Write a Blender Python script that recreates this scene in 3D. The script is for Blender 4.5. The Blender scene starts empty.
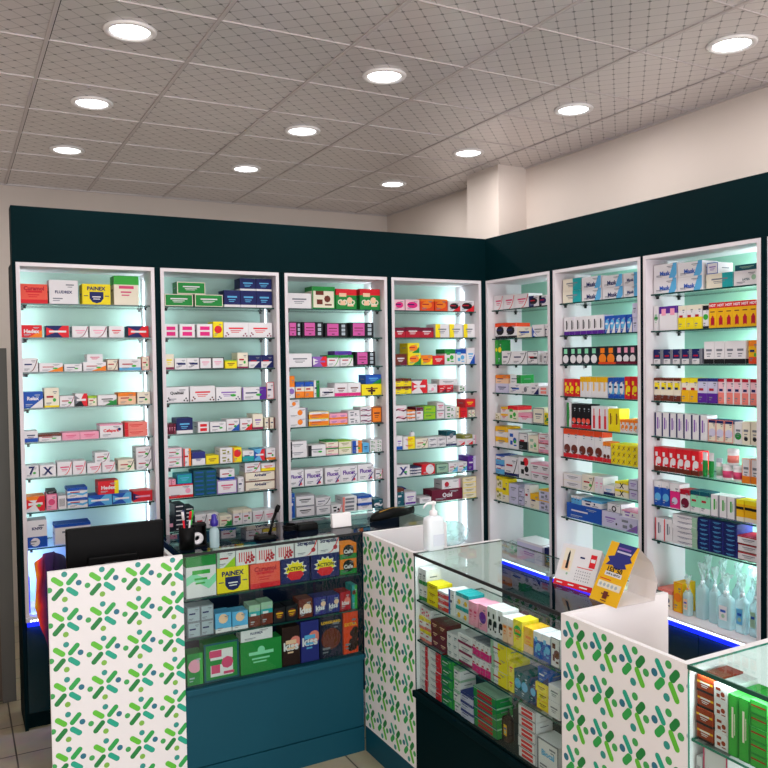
import bpy, bmesh, math, random
from mathutils import Vector, Matrix

# ---------------------------------------------------------------- camera
scn = bpy.context.scene
col = scn.collection
YAW, PITCH, ROLL, FPX = 0.49465138, -0.03132398, -0.01434988, 797.72
CAM = Vector((-3.24073, -4.51562, 1.91846))
fw = Vector((math.sin(YAW)*math.cos(PITCH), math.cos(YAW)*math.cos(PITCH), math.sin(PITCH)))
rt = Vector((math.cos(YAW), -math.sin(YAW), 0)); up = rt.cross(fw)
r2 = rt*math.cos(ROLL) + up*math.sin(ROLL); u2 = r2.cross(fw)
cd = bpy.data.cameras.new('camera'); cam = bpy.data.objects.new('camera', cd); col.objects.link(cam)
m = Matrix((r2, u2, -fw)).transposed().to_4x4(); m.translation = CAM
cam.matrix_world = m
cd.sensor_width = 36; cd.lens = 36*FPX/768; cd.clip_start = .02
scn.camera = cam
# ---------------------------------------------------------------- world and light
scn.view_settings.view_transform = 'Standard'
scn.view_settings.look = 'None'
scn.view_settings.gamma = 1
scn.view_settings.use_curve_mapping = False
scn.view_settings.exposure = -0.22
scn.cycles.caustics_reflective = False
W = bpy.data.worlds.new('world'); scn.world = W; W.use_nodes = True
W.node_tree.nodes['Background'].inputs[0].default_value = (.82, .92, 1, 1)
W.node_tree.nodes['Background'].inputs[1].default_value = 1.0
def area_light(name, loc, direction, sx, sy, power, color, parent=None, up_axis='Y'):
    l = bpy.data.lights.new(name, 'AREA'); l.shape = 'RECTANGLE'; l.size = sx; l.size_y = sy
    l.energy = power; l.color = color
    o = bpy.data.objects.new(name, l); col.objects.link(o)
    o.rotation_euler = Vector(direction).to_track_quat('-Z', up_axis).to_euler(); o.location = loc
    if parent: o.parent = parent
    return o
# daylight through the shop front, three metres behind the camera
area_light('daylight', (-2.4, -7.35, 1.55), (0, 1, .22), 4.2, 2.6, 235, (1, .965, .98))

# ---------------------------------------------------------------- materials
def lin(h):
    h = h.lstrip('#'); r = [int(h[i:i+2], 16)/255 for i in (0, 2, 4)]
    return tuple(c/12.92 if c <= .04045 else ((c+.055)/1.055)**2.4 for c in r) + (1,)
MC = {}
def mat(name, hexc, rough=.5, metal=0, spec=.5, emit=0, noise=0, coat=0):
    if name in MC: return MC[name]
    mm = bpy.data.materials.new(name); mm.use_nodes = True; MC[name] = mm
    nt = mm.node_tree; b = nt.nodes['Principled BSDF']
    b.inputs['Base Color'].default_value = lin(hexc); b.inputs['Roughness'].default_value = rough
    b.inputs['Metallic'].default_value = metal; b.inputs['Specular IOR Level'].default_value = spec
    b.inputs['Coat Weight'].default_value = coat
    if emit:
        b.inputs['Emission Color'].default_value = lin(hexc); b.inputs['Emission Strength'].default_value = emit
    if noise:
        tc = nt.nodes.new('ShaderNodeTexCoord'); n = nt.nodes.new('ShaderNodeTexNoise')
        n.inputs['Scale'].default_value = 3.5; n.inputs['Detail'].default_value = 5
        mx = nt.nodes.new('ShaderNodeMix'); mx.data_type = 'RGBA'
        c = lin(hexc); mx.inputs[6].default_value = c
        mx.inputs[7].default_value = tuple(v*(1-noise) for v in c[:3]) + (1,)
        nt.links.new(tc.outputs['Object'], n.inputs['Vector']); nt.links.new(n.outputs['Fac'], mx.inputs[0])
        nt.links.new(mx.outputs[2], b.inputs['Base Color'])
    return mm
def glass(name, tint, refl=1.0, rough=.02, ior=1.5):
    mm = bpy.data.materials.new(name); mm.use_nodes = True; nt = mm.node_tree; nt.nodes.clear()
    o = nt.nodes.new('ShaderNodeOutputMaterial'); mx = nt.nodes.new('ShaderNodeMixShader')
    t = nt.nodes.new('ShaderNodeBsdfTransparent'); t.inputs[0].default_value = lin(tint)
    g = nt.nodes.new('ShaderNodeBsdfGlossy'); g.inputs['Roughness'].default_value = rough
    f = nt.nodes.new('ShaderNodeFresnel'); f.inputs[0].default_value = ior
    ml = nt.nodes.new('ShaderNodeMath'); ml.operation = 'MULTIPLY'; ml.inputs[1].default_value = refl
    # a pane has two faces: reflect on the outer one only, so the slab never goes opaque inside
    ge = nt.nodes.new('ShaderNodeNewGeometry'); iv = nt.nodes.new('ShaderNodeMath'); iv.operation = 'SUBTRACT'; iv.inputs[0].default_value = 1
    m2 = nt.nodes.new('ShaderNodeMath'); m2.operation = 'MULTIPLY'; nt.links.new(ge.outputs['Backfacing'], iv.inputs[1])
    nt.links.new(f.outputs[0], m2.inputs[0]); nt.links.new(iv.outputs[0], m2.inputs[1]); nt.links.new(m2.outputs[0], ml.inputs[0]); nt.links.new(ml.outputs[0], mx.inputs[0])
    nt.links.new(t.outputs[0], mx.inputs[1]); nt.links.new(g.outputs[0], mx.inputs[2])
    nt.links.new(mx.outputs[0], o.inputs[0]); return mm
PAL = dict(white='#eae6ea', cream='#efe6d2', coral='#ee5a48', red='#dd1f2c', navy='#16205e', yellow='#f7df1c', orange='#f5841f',
  plum='#8c2450', pink='#f3a3bd', rose='#dc4a78', brown='#6b2c1e', sky='#5fb2e4', blue='#1b52b4', grey='#7d7f8a', black='#14141a',
  peach='#f6c9a6', salmon='#f1857a', magenta='#e2267f', lime='#9fce25', teal='#1fa3a8', petrol='#0c5566', dark='#1b2430', green='#1f8a3c',
  leaf='#38ad3e', purple='#5b2397', violet='#8d63b8', orchid='#cf5aa2', indigo='#2a2f7e', maroon='#6d1130', crimson='#b5122c',
  vermilion='#e8471f', blush='#f6c6d2', lilac='#cfcbe6', olive='#8b8a3c', sage='#9fc3a8', mint='#8fe0b4', gold='#f4b814', silver='#aeb9c4',
  coffee='#2c1410', night='#141833', rust='#9a3414')
def pm(c):
    h = PAL[c].lstrip('#'); d = .93
    return mat('print_' + c, '#' + ''.join('%02x' % int(int(h[i:i+2], 16)*d) for i in (0, 2, 4)), .5, 0, .2)
WHITE = mat('white_laminate', '#f2eef0', .35, noise=.05)
WALLW = mat('wall_paint', '#dfd2ca', .8, noise=.06)
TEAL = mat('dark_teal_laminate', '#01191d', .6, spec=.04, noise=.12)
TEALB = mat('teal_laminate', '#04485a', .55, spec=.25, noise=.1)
NAVYP = mat('navy_glass_panel', '#0a1c3c', .12, spec=.6)
MINTA = mat('pale_back_glass', '#a4c2b9', .45, spec=.3, noise=.08)
MINT = mat('mint_back_glass', '#98cab7', .45, spec=.3, noise=.08)
FRAMEW = mat('frame_laminate', '#d3cacf', .45, spec=.3, noise=.05)
BLACK = mat('black_plastic', '#050506', .5, spec=.12)
BLKM = mat('matt_black', '#101014', .7)
CHROME = mat('steel', '#b9bcc0', .25, 1)
GEDGE = mat('glass_edge', '#12403c', .15)
GEDGE2 = mat('green_glass_edge', '#1f7a66', .1)
GLS = glass('clear_glass', '#f5fbf9')
GTOP = glass('counter_top_glass', '#eef7f4', .9)
LEDW = mat('led_white', '#dff6ff', emit=6)
LEDB = mat('led_blue', '#0a22ff', emit=1.6)
def frosted(name, hexc, k, rough=.2):
    mm = bpy.data.materials.new(name); mm.use_nodes = True; nt = mm.node_tree; b = nt.nodes['Principled BSDF']
    b.inputs['Base Color'].default_value = lin(hexc); b.inputs['Roughness'].default_value = rough
    mx = nt.nodes.new('ShaderNodeMixShader'); t = nt.nodes.new('ShaderNodeBsdfTransparent'); t.inputs[0].default_value = lin('#f2fafa'); mx.inputs[0].default_value = k
    nt.links.new(t.outputs[0], mx.inputs[1]); nt.links.new(b.outputs[0], mx.inputs[2]); nt.links.new(mx.outputs[0], nt.nodes['Material Output'].inputs[0]); return mm
CLEAR = frosted('clear_plastic', '#dfeeee', .3, .12)
BLUEPL = frosted('sanitiser_plastic', '#c6dfe6', .5)
MILK = mat('milky_plastic', '#e9eef4', .3)
SCREEN = mat('lamp_diffuser', '#fbfdff', emit=11)
def flower_mats():
    return [mat('f_' + k, v, .45) for k, v in (('lime', '#5fbf35'), ('green', '#2aa24c'), ('deep', '#157f3a'), ('aqua', '#17a487'),
            ('sea', '#2b9389'), ('steel', '#236e86'), ('moss', '#7db544'), ('fern', '#3ea455'))]
FM = flower_mats()

# ---------------------------------------------------------------- mesh helpers
def new_bm(): return bmesh.new()
def bx(bm, x0, x1, y0, y1, z0, z1, mi=0):
    v = [bm.verts.new(p) for p in ((x0,y0,z0),(x1,y0,z0),(x1,y1,z0),(x0,y1,z0),(x0,y0,z1),(x1,y0,z1),(x1,y1,z1),(x0,y1,z1))]
    fs = [bm.faces.new([v[i] for i in q]) for q in ((0,3,2,1),(4,5,6,7),(0,1,5,4),(1,2,6,5),(2,3,7,6),(3,0,4,7))]
    for f in fs: f.material_index = mi
    return fs
def poly(bm, pts, mi=0):
    try:
        f = bm.faces.new([bm.verts.new(p) for p in pts]); f.material_index = mi
    except ValueError: pass
def lathe(bm, prof, cx=0, cy=0, n=16, mi=0, sx=1, sy=1, smooth=True):
    rings = []
    for r, z in prof:
        rings.append([bm.verts.new((cx+sx*r*math.cos(2*math.pi*k/n), cy+sy*r*math.sin(2*math.pi*k/n), z)) for k in range(n)])
    for a, b in zip(rings, rings[1:]):
        for k in range(n):
            f = bm.faces.new((a[k], a[(k+1)%n], b[(k+1)%n], b[k])); f.material_index = mi; f.smooth = smooth
    if prof[0][0] > 1e-5: f = bm.faces.new(rings[0][::-1]); f.material_index = mi
    if prof[-1][0] > 1e-5: f = bm.faces.new(rings[-1]); f.material_index = mi
def tube(bm, pts, r, n=8, mi=0):
    pts = [Vector(p) for p in pts]; rings = []
    for i, p in enumerate(pts):
        d = (pts[min(i+1, len(pts)-1)] - pts[max(i-1, 0)]).normalized()
        a = d.orthogonal().normalized() if i == 0 else (a - d*a.dot(d)).normalized()
        b = d.cross(a); rr = r[i] if isinstance(r, (list, tuple)) else r
        rings.append([bm.verts.new(p + rr*(a*math.cos(2*math.pi*k/n) + b*math.sin(2*math.pi*k/n))) for k in range(n)])
    for A, B in zip(rings, rings[1:]):
        for k in range(n):
            f = bm.faces.new((A[k], A[(k+1)%n], B[(k+1)%n], B[k])); f.material_index = mi; f.smooth = True
    bm.faces.new(rings[0][::-1]).material_index = mi; bm.faces.new(rings[-1]).material_index = mi
def mesh_of(bm, name, mats):
    bm.normal_update()
    me = bpy.data.meshes.new(name); bm.to_mesh(me); bm.free()
    for x in (mats if isinstance(mats, (list, tuple)) else [mats]): me.materials.append(x)
    return me
def obj(name, bm, mats, parent=None, bevel=0, loc=None):
    o = bpy.data.objects.new(name, mesh_of(bm, name, mats)); col.objects.link(o)
    if parent: o.parent = parent
    if loc: o.location = loc
    if bevel:
        b = o.modifiers.new('bevel', 'BEVEL'); b.width = bevel; b.segments = 2; b.limit_method = 'ANGLE'
    return o
def boxo(name, x0, x1, y0, y1, z0, z1, mats, parent=None, bevel=0):
    bm = new_bm(); bx(bm, x0, x1, y0, y1, z0, z1); return obj(name, bm, mats, parent, bevel)
def tag(o, label, cat, group=None, kind=None):
    if label: o['label'] = label
    if cat: o['category'] = cat
    if group: o['group'] = group
    if kind: o['kind'] = kind
    return o
def thing(name, loc, label, cat, group=None, rz=0):
    o = bpy.data.objects.new(name, None); col.objects.link(o); o.location = loc; o.rotation_euler.z = rz
    o.empty_display_size = .05
    return tag(o, label, cat, group)
def struct(name, bm, mats):
    o = obj(name, bm, mats); o['kind'] = 'structure'; return o
def sbox(name, *a, m=None):
    bm = new_bm(); bx(bm, *a); return struct(name, bm, m)
ORD = ['first','second','third','fourth','fifth','sixth','seventh','eighth','ninth','tenth','eleventh','twelfth','thirteenth','fourteenth',
       'fifteenth','sixteenth','seventeenth','eighteenth','nineteenth','twentieth'] + ['twenty-first','twenty-second','twenty-third','twenty-fourth',
       'twenty-fifth','twenty-sixth','twenty-seventh','twenty-eighth','twenty-ninth','thirtieth']

# ---------------------------------------------------------------- the room
CE = 3.241
def floor_mat():
    mm = bpy.data.materials.new('floor_tiles'); mm.use_nodes = True; nt = mm.node_tree; b = nt.nodes['Principled BSDF']
    tc = nt.nodes.new('ShaderNodeTexCoord'); mp = nt.nodes.new('ShaderNodeMapping'); br = nt.nodes.new('ShaderNodeTexBrick')
    mp.inputs['Location'].default_value = (3.02, -.1, 0)
    nt.links.new(tc.outputs['Object'], mp.inputs[0]); nt.links.new(mp.outputs[0], br.inputs['Vector'])
    br.offset = 0; br.inputs['Scale'].default_value = 1; br.inputs['Brick Width'].default_value = .35; br.inputs['Row Height'].default_value = .35
    br.inputs['Mortar Size'].default_value = .004
    br.inputs['Color1'].default_value = lin('#b7ab8f'); br.inputs['Color2'].default_value = lin('#ada48c'); br.inputs['Mortar'].default_value = lin('#4c463c')
    n = nt.nodes.new('ShaderNodeTexNoise'); n.inputs['Scale'].default_value = 9; n.inputs['Detail'].default_value = 6
    nt.links.new(tc.outputs['Object'], n.inputs['Vector'])
    mx = nt.nodes.new('ShaderNodeMix'); mx.data_type = 'RGBA'; mx.blend_type = 'MULTIPLY'; mx.inputs[0].default_value = .35
    nt.links.new(br.outputs['Color'], mx.inputs[6]); nt.links.new(n.outputs['Color'], mx.inputs[7]); nt.links.new(mx.outputs[2], b.inputs['Base Color'])
    b.inputs['Roughness'].default_value = .3
    return mm
def ceiling_mat():
    mm = bpy.data.materials.new('ceiling_tile'); mm.use_nodes = True; nt = mm.node_tree; b = nt.nodes['Principled BSDF']
    tc = nt.nodes.new('ShaderNodeTexCoord'); sp = nt.nodes.new('ShaderNodeSeparateXYZ'); nt.links.new(tc.outputs['Object'], sp.inputs[0])
    def M(op, a, c=None, c2=None):
        n = nt.nodes.new('ShaderNodeMath'); n.operation = op
        for i, s in enumerate((a, c, c2)):
            if s is None: continue
            if isinstance(s, (int, float)): n.inputs[i].default_value = s
            else: nt.links.new(s, n.inputs[i])
        return n.outputs[0]
    P = 1/.049
    X = M('MULTIPLY', M('ADD', sp.outputs[0], 2.87), P); Y = M('MULTIPLY', M('SUBTRACT', sp.outputs[1], 1.489), P)
    def lat(s):                                           # distance to nearest integer
        return M('ABSOLUTE', M('SUBTRACT', M('FRACT', M('ADD', s, 100.5)), .5))
    a = lat(M('MULTIPLY', M('ADD', X, Y), .5)); c = lat(M('MULTIPLY', M('SUBTRACT', X, Y), .5))
    line = M('LESS_THAN', M('MINIMUM', a, c), 0.03)
    dx, dy = a, c
    dot = M('LESS_THAN', M('ADD', M('MULTIPLY', dx, dx), M('MULTIPLY', dy, dy)), .010)
    n = nt.nodes.new('ShaderNodeTexNoise'); n.inputs['Scale'].default_value = 1.6; n.inputs['Detail'].default_value = 3
    nt.links.new(tc.outputs['Object'], n.inputs['Vector'])
    k = M('ADD', M('MULTIPLY', line, .34), M('MULTIPLY', dot, .55))
    k = M('MINIMUM', k, .8)
    mx = nt.nodes.new('ShaderNodeMix'); mx.data_type = 'RGBA'
    mx.inputs[6].default_value = lin('#dad4d3'); mx.inputs[7].default_value = lin('#1c181e'); nt.links.new(k, mx.inputs[0])
    nt.links.new(mx.outputs[2], b.inputs['Base Color']); b.inputs['Roughness'].default_value = .32; b.inputs['Metallic'].default_value = .4
    return mm
sbox('floor', -5.2, .45, -7.5, 2.1, -.08, 0, m=floor_mat())
sbox('ceiling', -5.2, .45, -7.5, 2.1, CE, CE+.08, m=ceiling_mat())
sbox('wall_back', -5.2, .45, 1.985, 2.1, 0, CE, m=WALLW)
sbox('wall_right', .325, .45, -7.5, 1.985, 0, CE, m=WALLW)
sbox('wall_left', -5.2, -5.05, -7.5, 1.985, 0, CE, m=WALLW)
bm = new_bm(); bx(bm, -5.05, -4.6, -7.5, -7.4, 0, CE); bx(bm, -.2, .325, -7.5, -7.4, 0, CE); bx(bm, -4.6, -.2, -7.5, -7.4, 3.1, CE); bx(bm, -4.6, -.2, -7.5, -7.4, 0, .25)
struct('wall_front', bm, WALLW)
sbox('wall_pilaster', .083, .325, -.045, .332, 2.475, CE, m=WALLW)
# suspended ceiling grid
bm = new_bm()
TX, TY = .57195, .492
for i in range(-4, 7):
    x = -2.87 + TX*i
    if -5.05 < x < .32: bx(bm, x-.008, x+.008, -7.4, 1.985, CE-.006, CE+.001); bx(bm, x+.008, x+.0125, -7.4, 1.985, CE-.001, CE+.001, 1)
for j in range(-1, 19):
    y = 1.489 - TY*j
    if -7.4 < y < 1.98: bx(bm, -5.05, .325, y-.004, y+.004, CE-.004, CE+.001); bx(bm, -5.05, .325, y+.004, y+.0085, CE-.001, CE+.001, 1)
bx(bm, -5.05, .325, 1.967, 1.985, CE-.01, CE+.001); bx(bm, .309, .325, -7.4, 1.985, CE-.01, CE+.001)
struct('ceiling_grid', bm, [mat('grid_metal', '#c9c0c0', .4, .2), mat('grid_gap', '#1a1a1c', .8)])

def downlight_mesh():
    bm = new_bm(); lathe(bm, [(.075, -.002), (.082, -.012), (.1, -.011), (.104, -.003), (.1, 0)], n=32); a = mesh_of(bm, 'trim_ring', mat('lamp_ring', '#f2eeee', .3))
    bm = new_bm(); lathe(bm, [(.0001, -.006), (.0755, -.006), (.0755, -.001), (.0001, -.001)], n=32); b = mesh_of(bm, 'diffuser', SCREEN)
    return a, b
RA, RB = downlight_mesh()
lights = []
for i in range(-1, 3):
    for j in range(0, 8): lights.append((-2.585 + 1.1493*i, .765 - .99*j))
vis = {(0,0):'small downlight nearest the left edge of the picture, far left row',(0,1):'middle downlight of the far left row of three',(0,2):'large downlight at the top left, left row',
 (1,0):'round downlight in the second row, farthest from the camera',(1,1):'round downlight in the second row, middle of its three',(1,2):'large round downlight at the top middle of the ceiling',
 (2,0):'smallest downlight near the back wall and pilaster',(2,1):'round downlight just left of the white pilaster',(2,2):'round downlight right of the pilaster over the sixth cabinet',
 (2,3):'large downlight at the upper right of the ceiling'}
k = 0
for i in range(-1, 3):
    for j in range(0, 8):
        x, y = lights[k]; k += 1
        if i == 2: x = -.285
        if i == -1: x = -3.73
        y = [.78, -.225, -1.215, -2.2][j] if j < 4 else -2.2 - .99*(j-3)
        lb = vis.get((i, j))
        if not lb and not (j < 8): continue
        if not lb and (j in (1, 3, 5, 7)): continue
        t = thing('ceiling_downlight', (x, y, CE), lb or 'round white downlight in the ceiling outside the picture', 'ceiling light', 'round downlights in the ceiling' if lb else 'downlights out of the picture')
        for nm, me in (('trim_ring', RA), ('diffuser', RB)):
            o = bpy.data.objects.new(nm, me); col.objects.link(o); o.parent = t
        l = bpy.data.lights.new('lamp', 'AREA'); l.shape = 'DISK'; l.size = .15; l.energy = 6.5; l.color = (1, .97, .94)
        lo = bpy.data.objects.new('lamp', l); col.objects.link(lo); lo.location = (0, 0, -.02); lo.parent = t

# header boards (dark fascia over the cabinets)
def fascia(name, a): return sbox(name, *a, m=TEAL)
fascia('trim_1', (-2.962, 0, 0.0, .035, 2.447, 2.733))
fascia('trim_2', (0, .035, -2.95, 0.035, 2.447, 2.733))
fascia('trim_3', (-2.962, -2.93, .035, .12, 2.447, 2.733))

bm = new_bm(); bx(bm, -.0235, -.001, .0, .02, 0, 2.446); struct('trim_4', bm, TEAL)
# door at the far left
d = sbox('door_1', -3.92, -3.045, .462, .505, .01, 1.95, m=mat('door_metal', '#5a4a3e', .5, .15, noise=.4))
bm = new_bm(); bx(bm, -3.045, -2.975, .45, .52, 0, 2.01); bx(bm, -3.99, -3.92, .45, .52, 0, 2.01); bx(bm, -3.92, -3.045, .45, .52, 1.95, 2.01)
f = obj('door_frame', bm, mat('door_frame_metal', '#5c5a55', .5, .2, noise=.2), d)
bm = new_bm(); bx(bm, -3.8, -3.095, .457, .462, .12, .82); bx(bm, -3.8, -3.095, .457, .462, .95, 1.86)
obj('door_panel', bm, mat('door_inset', '#64503f', .45, .15, noise=.3), d, .003)
bm = new_bm(); bx(bm, -3.092, -3.045, .45, .462, 1.04, 1.2); tube(bm, [(-3.068, .46, 1.12), (-3.068, .41, 1.12), (-3.1, .405, 1.12), (-3.2, .405, 1.12)], .011)
obj('door_handle', bm, BLACK, d, .004)
bm = new_bm(); lathe(bm, [(.0001, 0), (.012, 0), (.012, .006), (.0001, .006)], n=12); o = obj('keyhole', bm, CHROME, d); o.rotation_euler.x = math.pi/2; o.location = (-3.068, .461, .96)

# ---------------------------------------------------------------- wall cabinets
SA = [2.236, 2.058, 1.876, 1.687, 1.508, 1.32, 1.14, .949]
SB = [2.241, 2.047, 1.871, 1.677, 1.489, 1.305, 1.12, .935]
TOP, D = 2.444, .30
def cabinet(name_label, wallname, u0, u1, zs, base_z, leds, cab_index, shelfcount=8):
    """built along local x (u), depth +y, then turned for the right wall"""
    if wallname == 'A': loc, rz = (0, 0, 0), 0
    else: loc, rz = (0, 0, 0), -math.pi/2
    t = thing('wall_cabinet', (0, 0, 0), name_label, 'cabinet', 'lit wall cabinets of medicine', rz)
    w = .019
    bm = new_bm()                                         # dark outer carcass
    g = .0165
    for a, b in ((u0-g, u0), (u1, u1+g)): bx(bm, a, b, .0, D, 0, 2.446)
    bx(bm, u0, u1, 0, D, TOP, TOP+.002)
    obj('carcass', bm, TEAL, t)
    bm = new_bm()
    bx(bm, u0, u0+w, -.004, D-.012, base_z, TOP); bx(bm, u1-w, u1, -.004, D-.012, base_z, TOP)
    bx(bm, u0+w, u1-w, -.004, D-.012, TOP-w, TOP)
    obj('frame', bm, FRAMEW, t)
    obj('back_panel', (lambda b: (bx(b, u0, u1, D-.012, D-.002, base_z, TOP), b)[1])(new_bm()), MINTA if wallname == 'A' else MINT, t)
    bm = new_bm(); bx(bm, u0, u1, -.03, D-.012, base_z-.022, base_z)
    obj('bottom_board', bm, FRAMEW, t)
    bm = new_bm(); bx(bm, u0, u1, .01, D-.002, .08, base_z-.022); bx(bm, u0, u1, .03, D-.02, 0, .08)
    mid = (u0+u1)/2
    b = obj('base', bm, TEAL, t)
    bm = new_bm(); bx(bm, u0+.004, mid-.002, 0, .01, .09, base_z-.05); bx(bm, mid+.002, u1-.004, 0, .01, .09, base_z-.05)
    obj('base_door', bm, mat('base_door_gloss', '#04262c', .15), t)
    # glass shelves
    bmS = new_bm()
    fs = bx(bmS, 0, 1, 0, 1, -.008, -.0005, 0)
    for q in (2, 3, 4, 5): fs[q].material_index = 1
    for v in bmS.verts: v.co.x = v.co.x*(u1-u0-2*w-.004); v.co.y = v.co.y*(D-.05)
    me = mesh_of(bmS, 'shelf', [GLS, GEDGE])
    bmB = new_bm(); bx(bmB, -.006, .006, -.005, .005, -.026, -.0085); bx(bmB, -.012, .012, -.006, .006, -.0125, -.0085); mb = mesh_of(bmB, 'bracket', BLKM)
    for z in zs:
        s = bpy.data.objects.new('shelf', me); col.objects.link(s); s.parent = t; s.location = (u0+w+.002, .03, z)
        for bx_, by_ in ((.02, .03), (.02, .19), (u1-u0-2*w-.024, .03), (u1-u0-2*w-.024, .19)):
            o = bpy.data.objects.new('bracket', mb); col.objects.link(o); o.parent = s; o.location = (bx_, by_, 0)
    # led strips behind the front frame
    for side, pw in leds:
        x = u0+w+.006 if side == 'L' else u1-w-.006
        sg = 1 if side == 'L' else -1
        bm = new_bm(); bx(bm, x-.003, x+.003, .1745, .1765, base_z+.03, TOP-.06); obj('led_strip', bm, LEDW, t)
        if pw:
            l = area_light('led_light', (x+sg*.004, .18, (base_z+TOP)/2), (sg*(.55 if wallname == 'A' else 1.7), 1, 0), .012, TOP-base_z-.1, pw*(1.15 if wallname == 'A' else 2.3), (.86, .97, 1), t)
    # blue strip along the bottom lip
    bm = new_bm()
    n = int((u1-u0-.04)/.016)
    for k in range(n): bx(bm, u0+.02+k*.016, u0+.02+k*.016+.008, -.0315, -.0298, base_z-.019, base_z-.010)
    obj('led_dots', bm, LEDW, t)
    bm = new_bm(); bx(bm, u0+.005, u1-.005, -.028, -.018, base_z-.045, base_z-.0225); obj('led_blue_strip', bm, LEDB, t)
    area_light('led_blue_light', ((u0+u1)/2, -.018, base_z-.05), (0, .6, -1), u1-u0-.03, .01, 1.2, (.03, .07, 1), t)
    return t
CABS = {'c1': ('A', -2.945, -2.245), 'c2': ('A', -2.212, -1.512), 'c3': ('A', -1.475, -.775), 'c4': ('A', -.741, -.04),
        'c5': ('B', .008, .672), 'c6': ('B', .705, 1.408), 'c7': ('B', 1.430, 2.130), 'c8': ('B', 2.165, 2.865)}
CN = {'c1': 'tall white-framed wall cabinet at the far left beside the door', 'c2': 'white-framed wall cabinet, second from the left, behind the pen cup',
      'c3': 'white-framed wall cabinet, third from the left, holding pink and black boxes', 'c4': 'white-framed wall cabinet, fourth from the left, ending at the corner',
      'c5': 'narrow white-framed wall cabinet just right of the corner', 'c6': 'white-framed wall cabinet, sixth from the left, behind the desk calendars',
      'c7': 'white-framed wall cabinet, seventh from the left, with sanitiser bottles below', 'c8': 'white-framed cabinet cut off by the right edge of the picture'}
LED = {'c1': [('L', 2.4), ('R', 3.2)], 'c2': [('L', 1.3), ('R', .5)], 'c3': [('R', 4)], 'c4': [('R', 4.4)], 'c5': [('R', 4)], 'c6': [('R', 7)], 'c7': [('R', 8)], 'c8': [('R', 5)]}
for c, (wl, a, b) in CABS.items():
    cabinet(CN[c], wl, a, b, SA if wl == 'A' else SB, .60 if wl == 'A' else .575, LED[c], c)
    if c == 'c1':
        bm = new_bm(); bx(bm, a+.02, a+.026, .03, .04, .61, .8); p_ = [o_ for o_ in bpy.data.objects if o_.get('label') == CN['c1']][0]
        obj('led_blue_strip', bm, LEDB, p_); area_light('led_blue_light', (a+.05, .04, .7), (.2, 1, -.1), .02, .18, 2.5, (.03, .07, 1), p_)

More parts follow.
